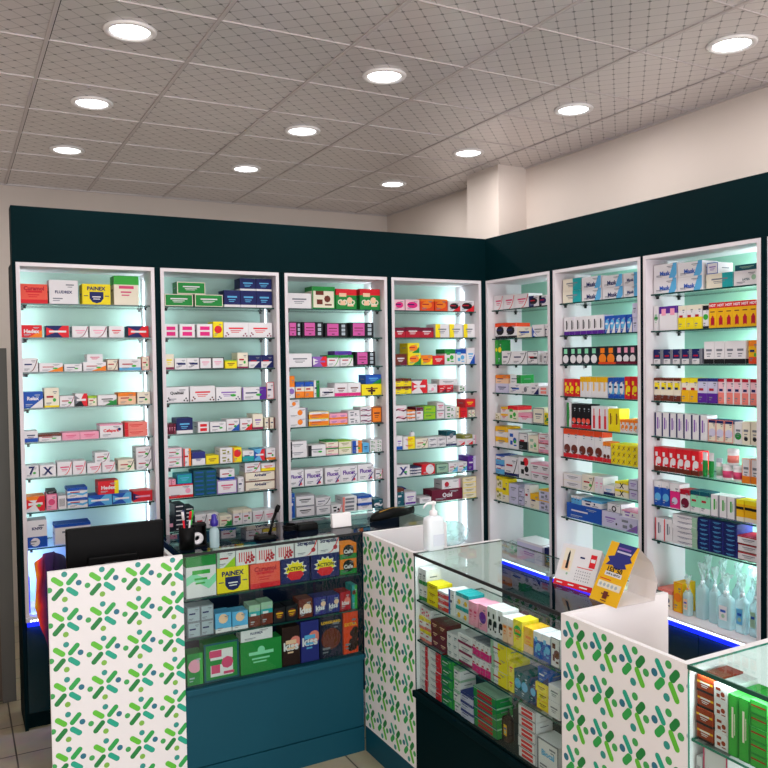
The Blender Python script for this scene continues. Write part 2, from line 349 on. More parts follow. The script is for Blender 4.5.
# ---------------------------------------------------------------- printed boxes
TXT = {}
def text_mesh(s):
    if s in TXT: return TXT[s]
    cu = bpy.data.curves.new('t', 'FONT'); cu.body = s; cu.resolution_u = 2; cu.offset = .04
    o = bpy.data.objects.new('t', cu); col.objects.link(o)
    dg = bpy.context.evaluated_depsgraph_get(); me = o.evaluated_get(dg).to_mesh()
    vs = [(v.co.x, v.co.y) for v in me.vertices]; fsx = [tuple(p.vertices) for p in me.polygons]
    o.evaluated_get(dg).to_mesh_clear(); bpy.data.objects.remove(o); bpy.data.curves.remove(cu)
    x0 = min(v[0] for v in vs); x1 = max(v[0] for v in vs); y0 = min(v[1] for v in vs); y1 = max(v[1] for v in vs)
    TXT[s] = ([(x-x0, y-y0) for x, y in vs], fsx, x1-x0, y1-y0); return TXT[s]
class Face:
    """draws print on a front face lying in the xz plane at y=-eps; u, v in 0..1"""
    def __init__(s, bm, w, h, x0=0, z0=0, y=0):
        s.bm, s.w, s.h, s.x0, s.z0, s.y = bm, w, h, x0, z0, y; s.mats = []; s.lay = 0
    def mi(s, c):
        m_ = c if not isinstance(c, str) else pm(c)
        if m_ not in s.mats: s.mats.append(m_)
        return s.mats.index(m_)
    def P(s, u, v): return (s.x0+u*s.w, s.y-.0004-.00012*s.lay, s.z0+v*s.h)
    def poly(s, pts, c):
        s.lay += 1; poly(s.bm, [s.P(min(max(u, .0), 1), min(max(v, .0), 1)) for u, v in pts], s.mi(c))
    def rect(s, u0, u1, v0, v1, c): s.poly([(u0, v0), (u1, v0), (u1, v1), (u0, v1)], c)
    def ell(s, cu, cv, ru, c, rv=None, n=12, a0=0):
        if rv is None: rv = ru*s.w/s.h
        s.poly([(cu+ru*math.cos(a0+2*math.pi*k/n), cv+rv*math.sin(a0+2*math.pi*k/n)) for k in range(n)], c)
    def circ(s, cu, cv, rh, c, n=12): s.ell(cu, cv, min(rh, .44*s.w/s.h)*s.h/s.w, c, min(rh, .44*s.w/s.h), n)
    def text(s, t, c, cv, wf, hf=.42, cu=.5):
        vs, fs, W_, H_ = text_mesh(t); s.lay += 1
        sc = min(wf*s.w/W_, hf*s.h/H_); ox = s.x0+cu*s.w-W_*sc/2; oz = s.z0+cv*s.h-H_*sc/2; y = s.y-.0004-.00012*s.lay; mi = s.mi(c)
        nv = [s.bm.verts.new((ox+x*sc, y, oz+z*sc)) for x, z in vs]
        for f in fs:
            try: s.bm.faces.new([nv[i] for i in f]).material_index = mi
            except ValueError: pass
    def op(s, o):
        a = o.split(':'); k = a[0]; c = a[1] if len(a) > 1 else 'green'
        F = lambda i, d: float(a[i]) if len(a) > i else d
        R = s.rect
        if k == 't': R(0, 1, 1-F(2, .3), 1, c)
        elif k == 'b': R(0, 1, 0, F(2, .3), c)
        elif k == 'l': R(0, F(2, .2), 0, 1, c)
        elif k == 'r': R(1-F(2, .2), 1, 0, 1, c)
        elif k == 'fr':
            e = .05*min(s.w, s.h)+.0006; eu, ev = e/s.w, e/s.h
            R(0, 1, 0, ev, c); R(0, 1, 1-ev, 1, c); R(0, eu, ev, 1-ev, c); R(1-eu, 1, ev, 1-ev, c)
        elif k == 'tx': R(.2, .8, .56, .66, c); R(.27, .7, .42, .47, c); R(.3, .62, .32, .36, c)
        elif k == 'txb': R(.25, .9, .4, .58, c); R(.3, .6, .28, .33, c)
        elif k == 'txs': R(.15, .85, .35, .6, c)
        elif k == 'vt': R(.35, .55, .3, .8, c); R(.65, .72, .35, .7, c)
        elif k == 'vtt': R(.25, .75, .62, .9, c)
        elif k == 'bk': R(0, 1, .55, .68, c)
        elif k == 'tt': R(.1, .9, .5, .8, c)
        elif k == 'cb':
            R(.15, .5, .62, .8, c); s.circ(.66, .45, .16, c, 8); R(.2, .45, .2, .42, c); R(.55, .85, .15, .22, c)
        elif k == 'x':
            c2 = a[2] if len(a) > 2 else 'white'
            s.poly([(0, .15), (.5, .5), (0, .85)], c); s.poly([(1, 0), (1, 1), (.72, 1), (.45, .5), (.72, 0)], 'red' if c != 'sky' else 'sky')
            R(.12, .88, .42, .58, c2)
        elif k == 'x2': R(.18, .82, .12, .42, c); R(.18, .82, .55, .82, c)
        elif k == 'x3':
            R(.1, .6, .12, .95, c); R(.16, .54, .6, .66, 'maroon'); R(.16, .54, .42, .46, 'maroon'); R(.3, .42, .2, .26, 'black')
            for q in (.15, .42, .7): R(.74, .9, q, q+.2, 'silver')
        elif k == 'sw':
            pts = [(.45+.5*q/8, .04+.9*(q/8)**2.2) for q in range(9)]
            s.poly(pts + [(u+.05, v-.02) for u, v in pts[::-1]], c)
        elif k == 'd': s.poly([(.35, 0), (1, 0), (1, .6)], c)
        elif k == 'dd': s.poly([(.62, .05), (.7, .02), (.98, .5), (.9, .48)], 'indigo'); s.poly([(.72, .05), (.9, .1), (.84, .25)], c); s.poly([(.6, .2), (.75, .3), (.8, .45)], 'violet'); R(.85, .95, .88, .92, 'grey')
        elif k == 'dl': s.poly([(0, 0), (.5, 0), (.12, .55), (0, .9)], c); s.poly([(.1, .12), (.3, .0), (.5, 0), (.16, .4)], 'white')
        elif k == 'dr': s.poly([(.66, 0), (.92, 0), (1, .25), (1, 1), (.85, 1)], c)
        elif k == 'lf': s.ell(.68, .38, .12, 'leaf', .1, 8)
        elif k == 'ci': s.circ(F(2, .5), F(3, .5), F(4, .25), c)
        elif k == 'el': s.ell(.48, .5, .38, c, .3)
        elif k == 'dots':
            for u, v in ((.08, .1), (.18, .2), (.13, .3), (.8, .12), (.88, .25), (.93, .1)): s.circ(u, v, .06, c, 6)
        elif k == 'bars':
            for q in range(6): R(.15+q*.12, .15+q*.12+.05, .2, .8, c)
        elif k == 'ber':
            for u, v in ((.7, .15), (.85, .22), (.6, .28), (.78, .35), (.9, .42), (.65, .48), (.8, .55), (.5, .14)): s.circ(u, v, .09, c, 8)
        elif k == 'star':
            n = 24; s.poly([(.5+(.42 if q % 2 else .3)*math.cos(2*math.pi*q/n), .52+(.42 if q % 2 else .3)*math.sin(2*math.pi*q/n)*.95) for q in range(n)], 'white')
            s.poly([(.5+(.36 if q % 2 else .27)*math.cos(2*math.pi*q/n), .52+(.36 if q % 2 else .27)*math.sin(2*math.pi*q/n)*.95) for q in range(n)], c)
            s.poly([(.2, .3), (.35, .1), (.65, .1), (.8, .3), (.7, .45), (.3, .45)], 'red')
        elif k == 'bo': R(.3, .7, .05, .6, c); R(.42, .58, .6, .9, c)
        elif k == 'fig': s.ell(.5, .3, .2, c, .2, 10); R(.25, .38, .1, .4, c); R(.62, .75, .1, .4, c); R(.2, .8, .62, .66, 'brown')
        elif k == 'sh': s.poly([(.25, .62), (.25, .3), (.35, .12), (.5, .06), (.65, .12), (.75, .3), (.75, .62)], c); R(.35, .65, .35, .4, 'white'); R(.38, .62, .25, .29, 'white'); R(.05, .2, .4, .44, c); R(.8, .95, .4, .44, c)
        elif k == 'wv': s.poly([(0, .3), (.25, .4), (.5, .3), (.75, .18), (1, .35), (1, .55), (.75, .4), (.5, .5), (.25, .6), (0, .5)], c)
        elif k == 'w': s.text(a[1], a[2], F(3, .5), F(4, .7), .7 if len(a[1]) < 2 else .4)
def box_mesh(w, h, dpt, bg, ops):
    bm = new_bm(); f = Face(bm, w, h); f.mi(bg); bx(bm, 0, w, 0, dpt, 0, h)
    big = [o for o in ops if o[0] in 'tbfrl' and o.split(':')[0] in ('t', 'b', 'l', 'r')]
    for o in ops: f.op(o)
    ks = {o.split(':')[0] for o in ops}
    if not ks & {'cb', 'bars', 'star', 'bo', 'vt', 'vtt', 'x', 'x2', 'x3', 'bk', 'txs', 'fig', 'sh', 'tx'} and len(ops) < 4:
        dk = bg in ('black', 'dark', 'navy', 'blue', 'green', 'maroon', 'crimson', 'red', 'brown', 'petrol', 'purple', 'indigo', 'teal')
        g = 'silver' if dk else 'grey'
        f.rect(.12, .46, .2, .25, g); f.rect(.12, .36, .12, .15, g); f.rect(.58, .86, .78, .83, g); f.rect(.64, .8, .7, .73, g)
        if 'ci' not in ks and 'w' not in ks: f.rect(.14, .62, .5, .6, 'white' if dk else ('navy' if len(ops) % 2 else 'crimson'))
    # bands run on round the sides of the carton
    for o in big:
        a = o.split(':'); fr = float(a[2]) if len(a) > 2 else .25; mi = f.mi(a[1]); e = .0004
        z0, z1 = (h*(1-fr), h) if a[0] == 't' else (0, h*fr)
        if a[0] in 'tb':
            poly(bm, [(-e, dpt, z0), (-e, 0, z0), (-e, 0, z1), (-e, dpt, z1)], mi); poly(bm, [(w+e, 0, z0), (w+e, dpt, z0), (w+e, dpt, z1), (w+e, 0, z1)], mi)
        if a[0] == 't': poly(bm, [(0, 0, h+e), (w, 0, h+e), (w, dpt, h+e), (0, dpt, h+e)], mi)
        if a[0] == 'r': poly(bm, [(w+e, 0, 0), (w+e, dpt, 0), (w+e, dpt, h), (w+e, 0, h)], mi)
    if bg not in ('black', 'dark', 'navy'):
        g = f.mi('grey'); e = .0007; y0, y1 = dpt*.25, dpt*.75
        poly(bm, [(w+e, y0, h*.48), (w+e, y1, h*.48), (w+e, y1, h*.56), (w+e, y0, h*.56)], g)
        poly(bm, [(-e, y1, h*.48), (-e, y0, h*.48), (-e, y0, h*.56), (-e, y1, h*.56)], g)
    return mesh_of(bm, 'box', f.mats)
OPD = {'t': '{} top band', 'b': '{} bottom band', 'l': '{} left side', 'r': '{} right side', 'fr': '{} edges', 'tx': '{} print', 'txb': 'bold {} print',
  'txs': '{} print', 'vt': 'upright {} print', 'vtt': '{} lettering on top', 'bk': '{} middle band', 'tt': '{} panel', 'cb': 'small {} print', 'x': '{} wedges', 'x2': 'two {} blocks',
  'x3': '{} panel', 'sw': '{} curved stripe', 'd': '{} slanted corner', 'dd': '{} and blue dart', 'dl': '{} slanted corner', 'dr': '{} slanted end', 'lf': 'small leaf mark', 'ci': '{} disc', 'el': '{} oval',
  'dots': '{} dots', 'bars': '{} bars', 'ber': '{} spots', 'star': '{} starburst', 'bo': '{} bottle picture', 'fig': '{} figure', 'sh': '{} shield', 'wv': '{} wave'}
COLW = dict(orchid='pink', petrol='dark teal', dark='dark', leaf='bright green', blush='pale pink', night='dark navy', silver='silver grey', rust='rust red', coffee='dark brown',
            sage='pale green', gold='golden yellow', mint='mint green', peach='peach', plum='plum', rose='rose', sky='light blue', vermilion='orange red')
def cw(c): return COLW.get(c, c)
DATA = """
@ c1 1
-2.925 -2.791 2.236 2.338 . 0 1x1 coral w:Curamol:crimson:.78:.75 tx:red b:red:.2
-2.785 -2.639 2.236 2.363 . 1 1x1 white w:FLUDREX:navy:.5:.6
-2.619 -2.472 2.236 2.348 . 2 1x1 yellow sh:navy w:PAINEX:navy:.78:.66
-2.455 -2.321 2.236 2.397 . 3 1x1 cream t:leaf:.3 tx:rose
@ c1 2
-2.925 -2.823 2.058 2.123 . 0 1x1 red d:orange w:Hedex:white:.5:.75
-2.804 -2.690 2.058 2.121 . 1 1x1 navy x:red:white
-2.675 -2.592 2.058 2.119 . 2 1x1 white sw:plum tx:pink
-2.586 -2.495 2.058 2.120 . 3 1x1 white sw:plum tx:pink
-2.485 -2.406 2.058 2.121 . 4 1x1 white tx:red
-2.384 -2.272 2.058 2.122 . 5 1x1 navy x:red:white
@ c1 3
-2.925 -2.847 1.876 1.950 . 0 1x1 white sw:brown
-2.843 -2.725 1.876 1.923 . 1 1x1 white d:orange lf
-2.720 -2.629 1.876 1.916 . 2 1x1 white lf
-2.624 -2.505 1.876 1.925 . 3 1x1 white d:orange lf
-2.603 -2.520 1.925 1.968 + 3 1x1 white tx:rose
-2.502 -2.439 1.876 1.940 . 4 1x1 cream fr:brown sw:brown
-2.436 -2.318 1.876 1.939 . 5 1x1 white b:sky:.25 lf
-2.315 -2.272 1.876 1.952 . 6 1x1 cream fr:red lf
@ c1 4
-2.925 -2.827 1.687 1.772 . 0 1x1 blue d:white w:Relax:white:.6:.6
-2.822 -2.748 1.687 1.790 . 1 1x1 cream lf b:yellow:.1
-2.747 -2.672 1.687 1.745 . 2 1x1 white sw:plum lf
-2.669 -2.605 1.687 1.756 . 3 1x1 white b:black:.5 x:grey:white
-2.603 -2.557 1.687 1.740 . 4 1x1 cream t:lime:.2 lf
-2.554 -2.452 1.687 1.743 . 5 1x1 white lf tx:black d:green
-2.446 -2.350 1.687 1.753 . 6 1x1 peach lf t:orange:.3
-2.344 -2.273 1.687 1.753 . 7 1x1 cream lf
@ c1 5
-2.925 -2.857 1.508 1.567 . 0 1x1 white b:blue:.35 tx:navy
-2.855 -2.742 1.508 1.546 . 1 1x1 white t:brown:.35 lf
-2.739 -2.649 1.508 1.548 . 2 1x1 pink tx:rose
-2.649 -2.551 1.508 1.548 . 3 1x1 pink tx:rose
-2.547 -2.424 1.508 1.583 . 4 1x1 white w:Cefapark:red:.5:.7 ci:navy:.85:.6:.12 t:pink:.1
-2.415 -2.291 1.508 1.588 . 5 1x2 salmon tx:red l:red:.15
@ c1 6
-2.925 -2.857 1.320 1.383 . 0 1x1 white w:7:navy:.6:.8 lf
-2.854 -2.773 1.320 1.382 . 1 1x1 white w:X:navy:.5:.8
-2.768 -2.693 1.320 1.392 . 2 1x1 white sw:red tx:rose
-2.690 -2.622 1.320 1.392 . 3 1x1 white sw:red tx:rose
-2.617 -2.542 1.320 1.375 . 4 1x1 white sw:red tx:rose
-2.539 -2.469 1.320 1.375 . 5 1x1 white sw:red tx:rose
-2.575 -2.496 1.375 1.430 + 5 1x1 white sw:plum lf
-2.455 -2.367 1.320 1.382 . 6 1x1 cream sw:black lf
-2.357 -2.272 1.320 1.445 . 7 1x2 white sw:black lf
@ c1 7
-2.925 -2.832 1.140 1.221 . 0 1x1 white t:orange:.25 x:red:white lf
-2.827 -2.772 1.140 1.226 . 1 1x1 pink fr:rose ci:rose:.5:.5:.2
-2.821 -2.772 1.226 1.244 + 1 1x1 black
-2.768 -2.725 1.140 1.211 . 2 1x1 white bars:black
-2.722 -2.618 1.140 1.249 . 3 1x2 white t:blue:.3 wv:sky
-2.616 -2.491 1.140 1.198 . 4 1x1 blue x:sky:white
-2.489 -2.387 1.140 1.198 . 5 1x1 blue x:sky:white
-2.563 -2.453 1.198 1.271 + 4 1x1 red l:red:.2 r:yellow:.2 w:Hedex:white:.5:.7
-2.379 -2.272 1.140 1.199 . 6 1x1 red x:navy:pink
@ c1 8
-2.925 -2.825 0.949 1.093 . 0 1x1 white b:blue:.4 w:KN95:navy:.7:.5 ci:white:.4:.2:.16
-2.789 -2.605 0.949 1.057 . 1 1x1 white t:blue:.15 tx:grey
@ c2 1
-2.180 -2.018 2.236 2.305 . 0 1x1 green fr:cream tx:white
-2.008 -1.842 2.236 2.307 . 1 1x1 green fr:cream tx:white
-2.108 -1.944 2.307 2.376 + 0 1x1 green fr:cream tx:white
-1.835 -1.538 2.236 2.336 . 2 3x1 navy b:white:.15 tx:sky
-1.736 -1.537 2.336 2.424 + 2 2x1 navy b:white:.15 tx:sky
@ c2 2
-2.188 -2.108 2.058 2.134 . 0 1x1 white x2:magenta
-2.099 -2.010 2.058 2.135 . 1 1x1 white x2:magenta
-1.999 -1.908 2.058 2.136 . 2 1x1 white x2:magenta
-1.905 -1.845 2.058 2.151 . 3 1x1 yellow ci:red:.5:.5:.25
-1.842 -1.539 2.058 2.147 . 4 2x1 white tx:red dots:plum
@ c2 3
-2.188 -2.134 1.876 1.964 . 0 1x1 cream b:plum:.15 tx:yellow
-2.132 -1.991 1.876 1.940 . 1 2x1 white txb:navy
-1.990 -1.843 1.876 1.942 . 2 2x1 white fr:black tx:pink
-1.838 -1.765 1.876 1.925 . 3 1x1 yellow t:lime:.15 tx:brown
-1.761 -1.696 1.876 1.969 . 4 1x1 cream b:plum:.1 lf
-1.691 -1.535 1.876 1.953 . 5 2x1 white t:navy:.5 d:navy
@ c2 4
-2.188 -2.053 1.687 1.776 . 0 1x1 white w:Qualitex:black:.6:.6 dots:black
-2.047 -1.898 1.687 1.777 . 1 1x1 white tx:red dots:brown
-1.895 -1.744 1.687 1.767 . 2 1x1 white tx:violet dots:navy lf
-1.738 -1.586 1.687 1.762 . 3 1x1 white r:purple:.28 l:purple:.05 lf
-1.583 -1.535 1.687 1.789 . 4 1x1 white fr:red
@ c2 5
-2.188 -2.132 1.508 1.567 . 0 4x1 maroon tx:pink
-2.129 -2.034 1.508 1.597 . 1 1x1 navy b:white:.2 tx:sky
-2.005 -1.941 1.508 1.568 . 2 1x1 white x2:red
-1.935 -1.839 1.508 1.564 . 3 1x1 white lf
-1.836 -1.757 1.508 1.577 . 4 1x1 white d:blue lf
-1.754 -1.678 1.508 1.576 . 5 1x1 white d:red lf
-1.675 -1.610 1.508 1.600 . 6 1x1 cream b:plum:.15 tx:violet
-1.598 -1.535 1.508 1.575 . 7 2x1 cream r:brown:.25
@ c2 6
-2.188 -2.101 1.320 1.429 . 0 1x2 white fr:pink lf
-2.095 -2.049 1.320 1.421 . 1 1x1 white r:orange:.3 l:red:.2
-2.044 -1.965 1.320 1.396 . 2 1x1 white t:indigo:.5 tx:indigo
-1.963 -1.886 1.320 1.370 . 3 1x1 yellow tx:brown
-1.879 -1.803 1.320 1.409 . 4 1x2 white cb:olive
-1.800 -1.745 1.320 1.407 . 5 1x1 yellow ci:red:.5:.6:.3 l:orange:.15
-1.742 -1.671 1.320 1.382 . 6 1x1 white b:teal:.5
-1.669 -1.602 1.320 1.389 . 7 1x1 sky x:blue:white
-1.595 -1.535 1.320 1.390 . 8 1x1 white b:orange:.2 lf
@ c2 7
-2.188 -2.042 1.140 1.218 . 0 1x1 white b:red:.2 ci:pink:.8:.5:.2 t:red:.1
-2.133 -2.044 1.218 1.275 + 0 1x1 teal fr:blue tx:sky
-2.188 -2.139 1.218 1.250 + 0 2x1 pink
-2.038 -1.902 1.140 1.289 . 1 2x6 petrol txs:blue
-1.901 -1.780 1.140 1.220 . 2 1x1 white fr:violet tx:rose
-1.881 -1.791 1.220 1.284 + 2 1x1 white b:blue:.25 lf
-1.776 -1.735 1.140 1.230 . 3 1x1 white fr:grey
-1.730 -1.538 1.140 1.253 . 4 1x2 cream w:Alginate:navy:.6:.6 fr:brown
-1.728 -1.629 1.253 1.314 + 4 1x1 white sw:red lf
-1.626 -1.537 1.253 1.301 + 4 1x1 yellow t:white:.6 tx:red
@ c2 8
-2.188 -2.156 0.949 1.031 . 0 1x1 dark txs:pink
-2.152 -2.093 0.949 1.105 . 1 1x6 dark txs:white
-2.091 -2.039 0.949 1.082 . 2 1x6 dark txs:white
-2.034 -1.893 0.949 1.031 . 3 2x1 white lf sw:black
-1.890 -1.815 0.949 1.008 . 4 1x1 cream d:green lf
-1.808 -1.691 0.949 1.032 . 5 2x1 white lf t:cream:.2
-1.685 -1.542 0.949 1.015 . 6 2x1 white sw:brown tx:rose
@ c3 1
-1.439 -1.281 2.236 2.330 . 0 1x1 white tx:grey
-1.277 -1.120 2.236 2.375 . 1 1x1 cream fr:green t:green:.2 cb:brown
-1.113 -0.968 2.236 2.364 . 2 1x1 green t:red:.3 w:COLD:cream:.35:.85 cb:peach
-0.945 -0.798 2.236 2.369 . 3 1x1 green t:red:.3 w:COLD:cream:.35:.85 cb:peach
@ c3 2
-1.438 -1.351 2.058 2.153 . 0 1x1 black x3:orchid
-1.344 -1.203 2.058 2.154 . 1 1x1 black x3:orchid
-1.193 -1.037 2.058 2.149 . 2 1x1 black x3:orchid
-1.015 -0.848 2.058 2.154 . 3 1x1 black x3:orchid
@ c3 3
-1.441 -1.284 1.876 1.960 . 0 1x1 white tx:grey
-1.278 -1.183 1.876 1.940 . 1 1x1 violet x:white:violet
-1.179 -1.093 1.876 1.948 . 2 1x1 white t:green:.25 sw:leaf
-1.089 -0.998 1.876 1.947 . 3 1x1 white t:green:.25 sw:leaf
-1.127 -1.008 1.948 1.973 + 3 1x1 purple tx:blue
-0.983 -0.839 1.876 1.968 . 4 1x1 black x3:orchid
@ c3 4
-1.444 -1.400 1.687 1.823 . 0 1x1 white t:orange:.5 ci:violet:.5:.3:.2
-1.396 -1.277 1.687 1.784 . 1 2x1 cream b:orange:.4 t:blue:.3
-1.274 -1.235 1.687 1.791 . 2 1x1 white r:green:.6
-1.234 -1.134 1.687 1.742 . 3 1x1 white txb:black
-1.131 -0.948 1.687 1.770 . 4 2x1 white b:magenta:.25 tx:brown
-0.944 -0.798 1.687 1.758 . 5 1x1 yellow w:+:black:.4:.5 tx:brown
-0.911 -0.798 1.758 1.819 + 5 1x1 blue d:green tx:sky
@ c3 5
-1.448 -1.317 1.508 1.625 . 0 1x2 white ci:orange:.6:.5:.3 r:grey:.12
-1.445 -1.369 1.625 1.678 + 0 1x1 white ci:orange:.5:.5:.25
-1.311 -1.175 1.508 1.597 . 1 1x2 orange t:white:.35 fr:yellow
-1.174 -1.044 1.508 1.579 . 2 2x2 pink b:orange:.3 tx:violet
-1.041 -0.958 1.508 1.593 . 3 1x2 white cb:grey
-0.953 -0.874 1.508 1.612 . 4 1x3 white wv:plum
-0.871 -0.798 1.508 1.608 . 5 1x1 orange fr:brown tx:brown
@ c3 6
-1.451 -1.328 1.320 1.419 . 0 1x2 white l:black:.2 tx:grey
-1.322 -1.200 1.320 1.389 . 1 1x1 white l:black:.2 tx:grey lf
-1.196 -1.113 1.320 1.411 . 2 1x2 cream t:green:.2 b:pink:.15
-1.110 -1.021 1.320 1.405 . 3 1x2 cream tx:olive t:lime:.15
-1.018 -0.947 1.320 1.400 . 4 1x1 white l:blue:.4 r:orange:.4 lf
-0.944 -0.897 1.320 1.380 . 5 1x1 sky tx:navy
-0.889 -0.798 1.320 1.395 . 6 2x3 white cb:green
@ c3 7
-1.451 -1.351 1.140 1.244 . 0 1x1 white w:Flucet:purple:.6:.75 dd:red
-1.346 -1.223 1.140 1.241 . 1 1x1 white w:Flucet:purple:.6:.75 dd:red
-1.209 -1.101 1.140 1.240 . 2 1x1 white w:Flucet:purple:.6:.75 dd:red
-1.099 -0.981 1.140 1.241 . 3 1x1 white w:Flucet:purple:.6:.75 dd:red
-0.978 -0.861 1.140 1.242 . 4 1x1 white w:Flucet:purple:.6:.75 dd:red
-0.858 -0.798 1.140 1.205 . 5 1x1 white fr:maroon sw:red lf
@ c3 8
-1.449 -1.413 0.949 1.102 . 0 1x1 blue fr:sky
-1.410 -1.280 0.949 1.081 . 1 1x2 white tx:black fr:grey
-1.275 -1.172 0.949 1.007 . 2 1x1 white fr:grey tx:grey
-1.274 -1.171 1.007 1.057 + 2 1x1 white sw:black
-1.169 -1.094 0.949 1.001 . 3 1x1 white sw:red cb:black
-1.091 -0.989 0.949 1.046 . 4 1x2 white x2:grey l:salmon:.15
-0.982 -0.881 0.949 1.042 . 5 1x2 white t:blue:.35 tx:grey
-0.864 -0.798 0.949 1.009 . 6 1x1 petrol wv:white
@ c4 1
-0.695 -0.615 2.236 2.307 . 0 1x1 blush el:magenta
-0.610 -0.502 2.236 2.309 . 1 1x1 blush el:magenta
-0.496 -0.387 2.236 2.315 . 2 1x1 vermilion t:orange:.2 el:orange
-0.383 -0.279 2.236 2.317 . 3 1x1 vermilion t:orange:.2 el:orange
-0.277 -0.179 2.236 2.306 . 4 1x1 white d:red el:black
-0.177 -0.061 2.236 2.312 . 5 1x1 white d:red el:black
@ c4 2
-0.696 -0.613 2.058 2.123 . 0 1x1 crimson t:maroon:.4 tx:white
-0.612 -0.503 2.058 2.127 . 1 1x1 crimson t:maroon:.4 tx:white
-0.501 -0.393 2.058 2.125 . 2 1x1 crimson t:maroon:.4 tx:white
-0.382 -0.271 2.058 2.149 . 3 1x1 white l:yellow:.35 tx:grey
-0.268 -0.159 2.058 2.150 . 4 1x1 white l:yellow:.35 tx:grey
-0.155 -0.061 2.058 2.151 . 5 1x1 white l:yellow:.35 tx:grey
@ c4 3
-0.696 -0.603 1.876 1.950 . 0 1x1 brown d:maroon tx:white
-0.598 -0.498 1.876 1.955 . 1 1x1 yellow d:green el:orange
-0.597 -0.507 1.955 2.022 + 1 1x1 yellow d:green el:orange
-0.495 -0.406 1.876 1.941 . 2 1x1 yellow t:orange:.4 el:orange
-0.404 -0.311 1.876 1.937 . 3 1x1 red d:crimson tx:white
-0.308 -0.223 1.876 1.980 . 4 1x1 white t:green:.3 cb:leaf
-0.220 -0.133 1.876 1.979 . 5 1x1 white t:blue:.3 cb:sky
-0.131 -0.061 1.876 1.989 . 6 1x1 white d:blue tx:sky
@ c4 4
-0.695 -0.573 1.687 1.788 . 0 2x2 yellow t:brown:.35
-0.570 -0.449 1.687 1.779 . 1 1x1 white t:grey:.1 x:red:white
-0.446 -0.371 1.687 1.746 . 2 1x1 white ci:pink:.5:.4:.2
-0.359 -0.242 1.687 1.736 . 3 2x1 red d:maroon
-0.351 -0.205 1.736 1.776 + 3 1x1 white tx:grey
-0.201 -0.140 1.687 1.732 . 4 1x1 white cb:green
@ c4 5
-0.698 -0.611 1.508 1.611 . 0 1x2 white wv:maroon tx:pink
-0.607 -0.546 1.508 1.578 . 1 1x3 white t:orange:.4
-0.542 -0.483 1.508 1.595 . 2 1x1 white t:maroon:.3 fr:grey
-0.479 -0.385 1.508 1.599 . 3 1x2 lime fr:leaf
-0.382 -0.313 1.508 1.622 . 4 1x2 white tx:rose fr:grey
-0.310 -0.224 1.508 1.595 . 5 1x2 white cb:green
-0.221 -0.189 1.508 1.583 . 6 1x1 cream r:orange:.3
-0.187 -0.130 1.508 1.577 . 7 1x1 red tx:crimson
-0.126 -0.061 1.508 1.560 . 8 2x1 cream fr:grey lf
-0.146 -0.061 1.577 1.633 + 8 1x1 red tx:yellow fr:crimson
@ c4 6
-0.693 -0.646 1.320 1.411 . 0 1x1 white b:blue:.25 tx:violet
-0.644 -0.552 1.320 1.403 . 1 1x2 white r:yellow:.6 tx:red
-0.549 -0.451 1.320 1.384 . 2 1x1 cream sw:brown lf
-0.446 -0.308 1.320 1.387 . 3 2x2 white txb:grey
-0.302 -0.219 1.320 1.356 . 4 1x1 white b:navy:.4
-0.299 -0.222 1.356 1.421 + 4 1x1 white t:petrol:.5 ci:grey:.5:.5:.25
-0.217 -0.087 1.320 1.360 . 5 2x1 white d:red tx:pink
-0.169 -0.086 1.360 1.389 + 5 1x1 olive tx:white
-0.082 -0.061 1.320 1.382 . 6 1x1 white r:pink:.3
@ c4 7
-0.694 -0.594 1.140 1.217 . 0 1x1 white w:X:indigo:.5:.8 lf
-0.591 -0.505 1.140 1.197 . 1 1x3 white t:navy:.35
-0.503 -0.399 1.140 1.209 . 2 1x1 red ci:white:.62:.5:.48
-0.392 -0.290 1.140 1.205 . 3 1x1 sage fr:black tx:petrol
-0.288 -0.135 1.140 1.202 . 4 2x1 white d:sky lf
-0.130 -0.061 1.140 1.238 . 5 1x1 purple r:lilac:.3
@ c4 8
-0.695 -0.638 0.949 1.063 . 0 1x1 petrol t:brown:.2
-0.635 -0.546 0.949 1.033 . 1 1x1 white b:purple:.2 tx:violet fr:lilac
-0.522 -0.430 0.949 0.986 . 2 1x1 white tx:grey
-0.425 -0.177 0.949 1.027 . 3 1x1 maroon w:Ocid:white:.5:.35
-0.340 -0.190 1.027 1.089 + 3 1x1 white r:pink:.1 ci:crimson:.25:.5:.3
-0.173 -0.061 0.949 1.093 . 4 1x4 cream fr:yellow tx:olive
@ c5 1
0.035 0.134 2.241 2.341 . 0 1x1 white sw:red tx:rose
0.138 0.258 2.241 2.338 . 1 1x1 white sw:red tx:rose
0.262 0.405 2.241 2.334 . 2 1x1 white sw:red tx:rose
0.407 0.507 2.241 2.312 . 3 1x1 white l:navy:.5 el:black
0.510 0.592 2.241 2.308 . 4 1x1 white l:black:.3 el:navy
@ c5 2
0.040 0.155 2.047 2.152 . 0 1x1 white t:vermilion:.25 b:black:.15 el:black
0.157 0.277 2.047 2.147 . 1 1x1 white t:vermilion:.25 b:black:.15 el:black
0.279 0.422 2.047 2.115 . 2 1x1 cream txb:blue
0.439 0.561 2.047 2.124 . 3 1x1 white dl:blue tx:grey
0.564 0.599 2.047 2.124 . 4 1x1 white dl:grey
@ c5 3
0.035 0.065 1.871 2.045 . 0 1x1 leaf ci:yellow:.5:.6:.3
0.068 0.113 1.871 2.044 . 1 1x1 green ci:yellow:.5:.6:.3
0.115 0.224 1.871 1.961 . 2 1x1 white sw:black
0.228 0.384 1.871 1.958 . 3 1x1 white sw:black
0.389 0.500 1.871 1.956 . 4 1x1 white txb:black fr:grey
0.510 0.539 1.871 1.942 . 5 1x1 white bars:black
0.544 0.594 1.871 1.954 . 6 1x1 white sw:brown
@ c5 4
0.035 0.184 1.677 1.740 . 0 1x1 lilac tx:navy
0.035 0.179 1.740 1.798 + 0 1x1 peach t:orange:.4
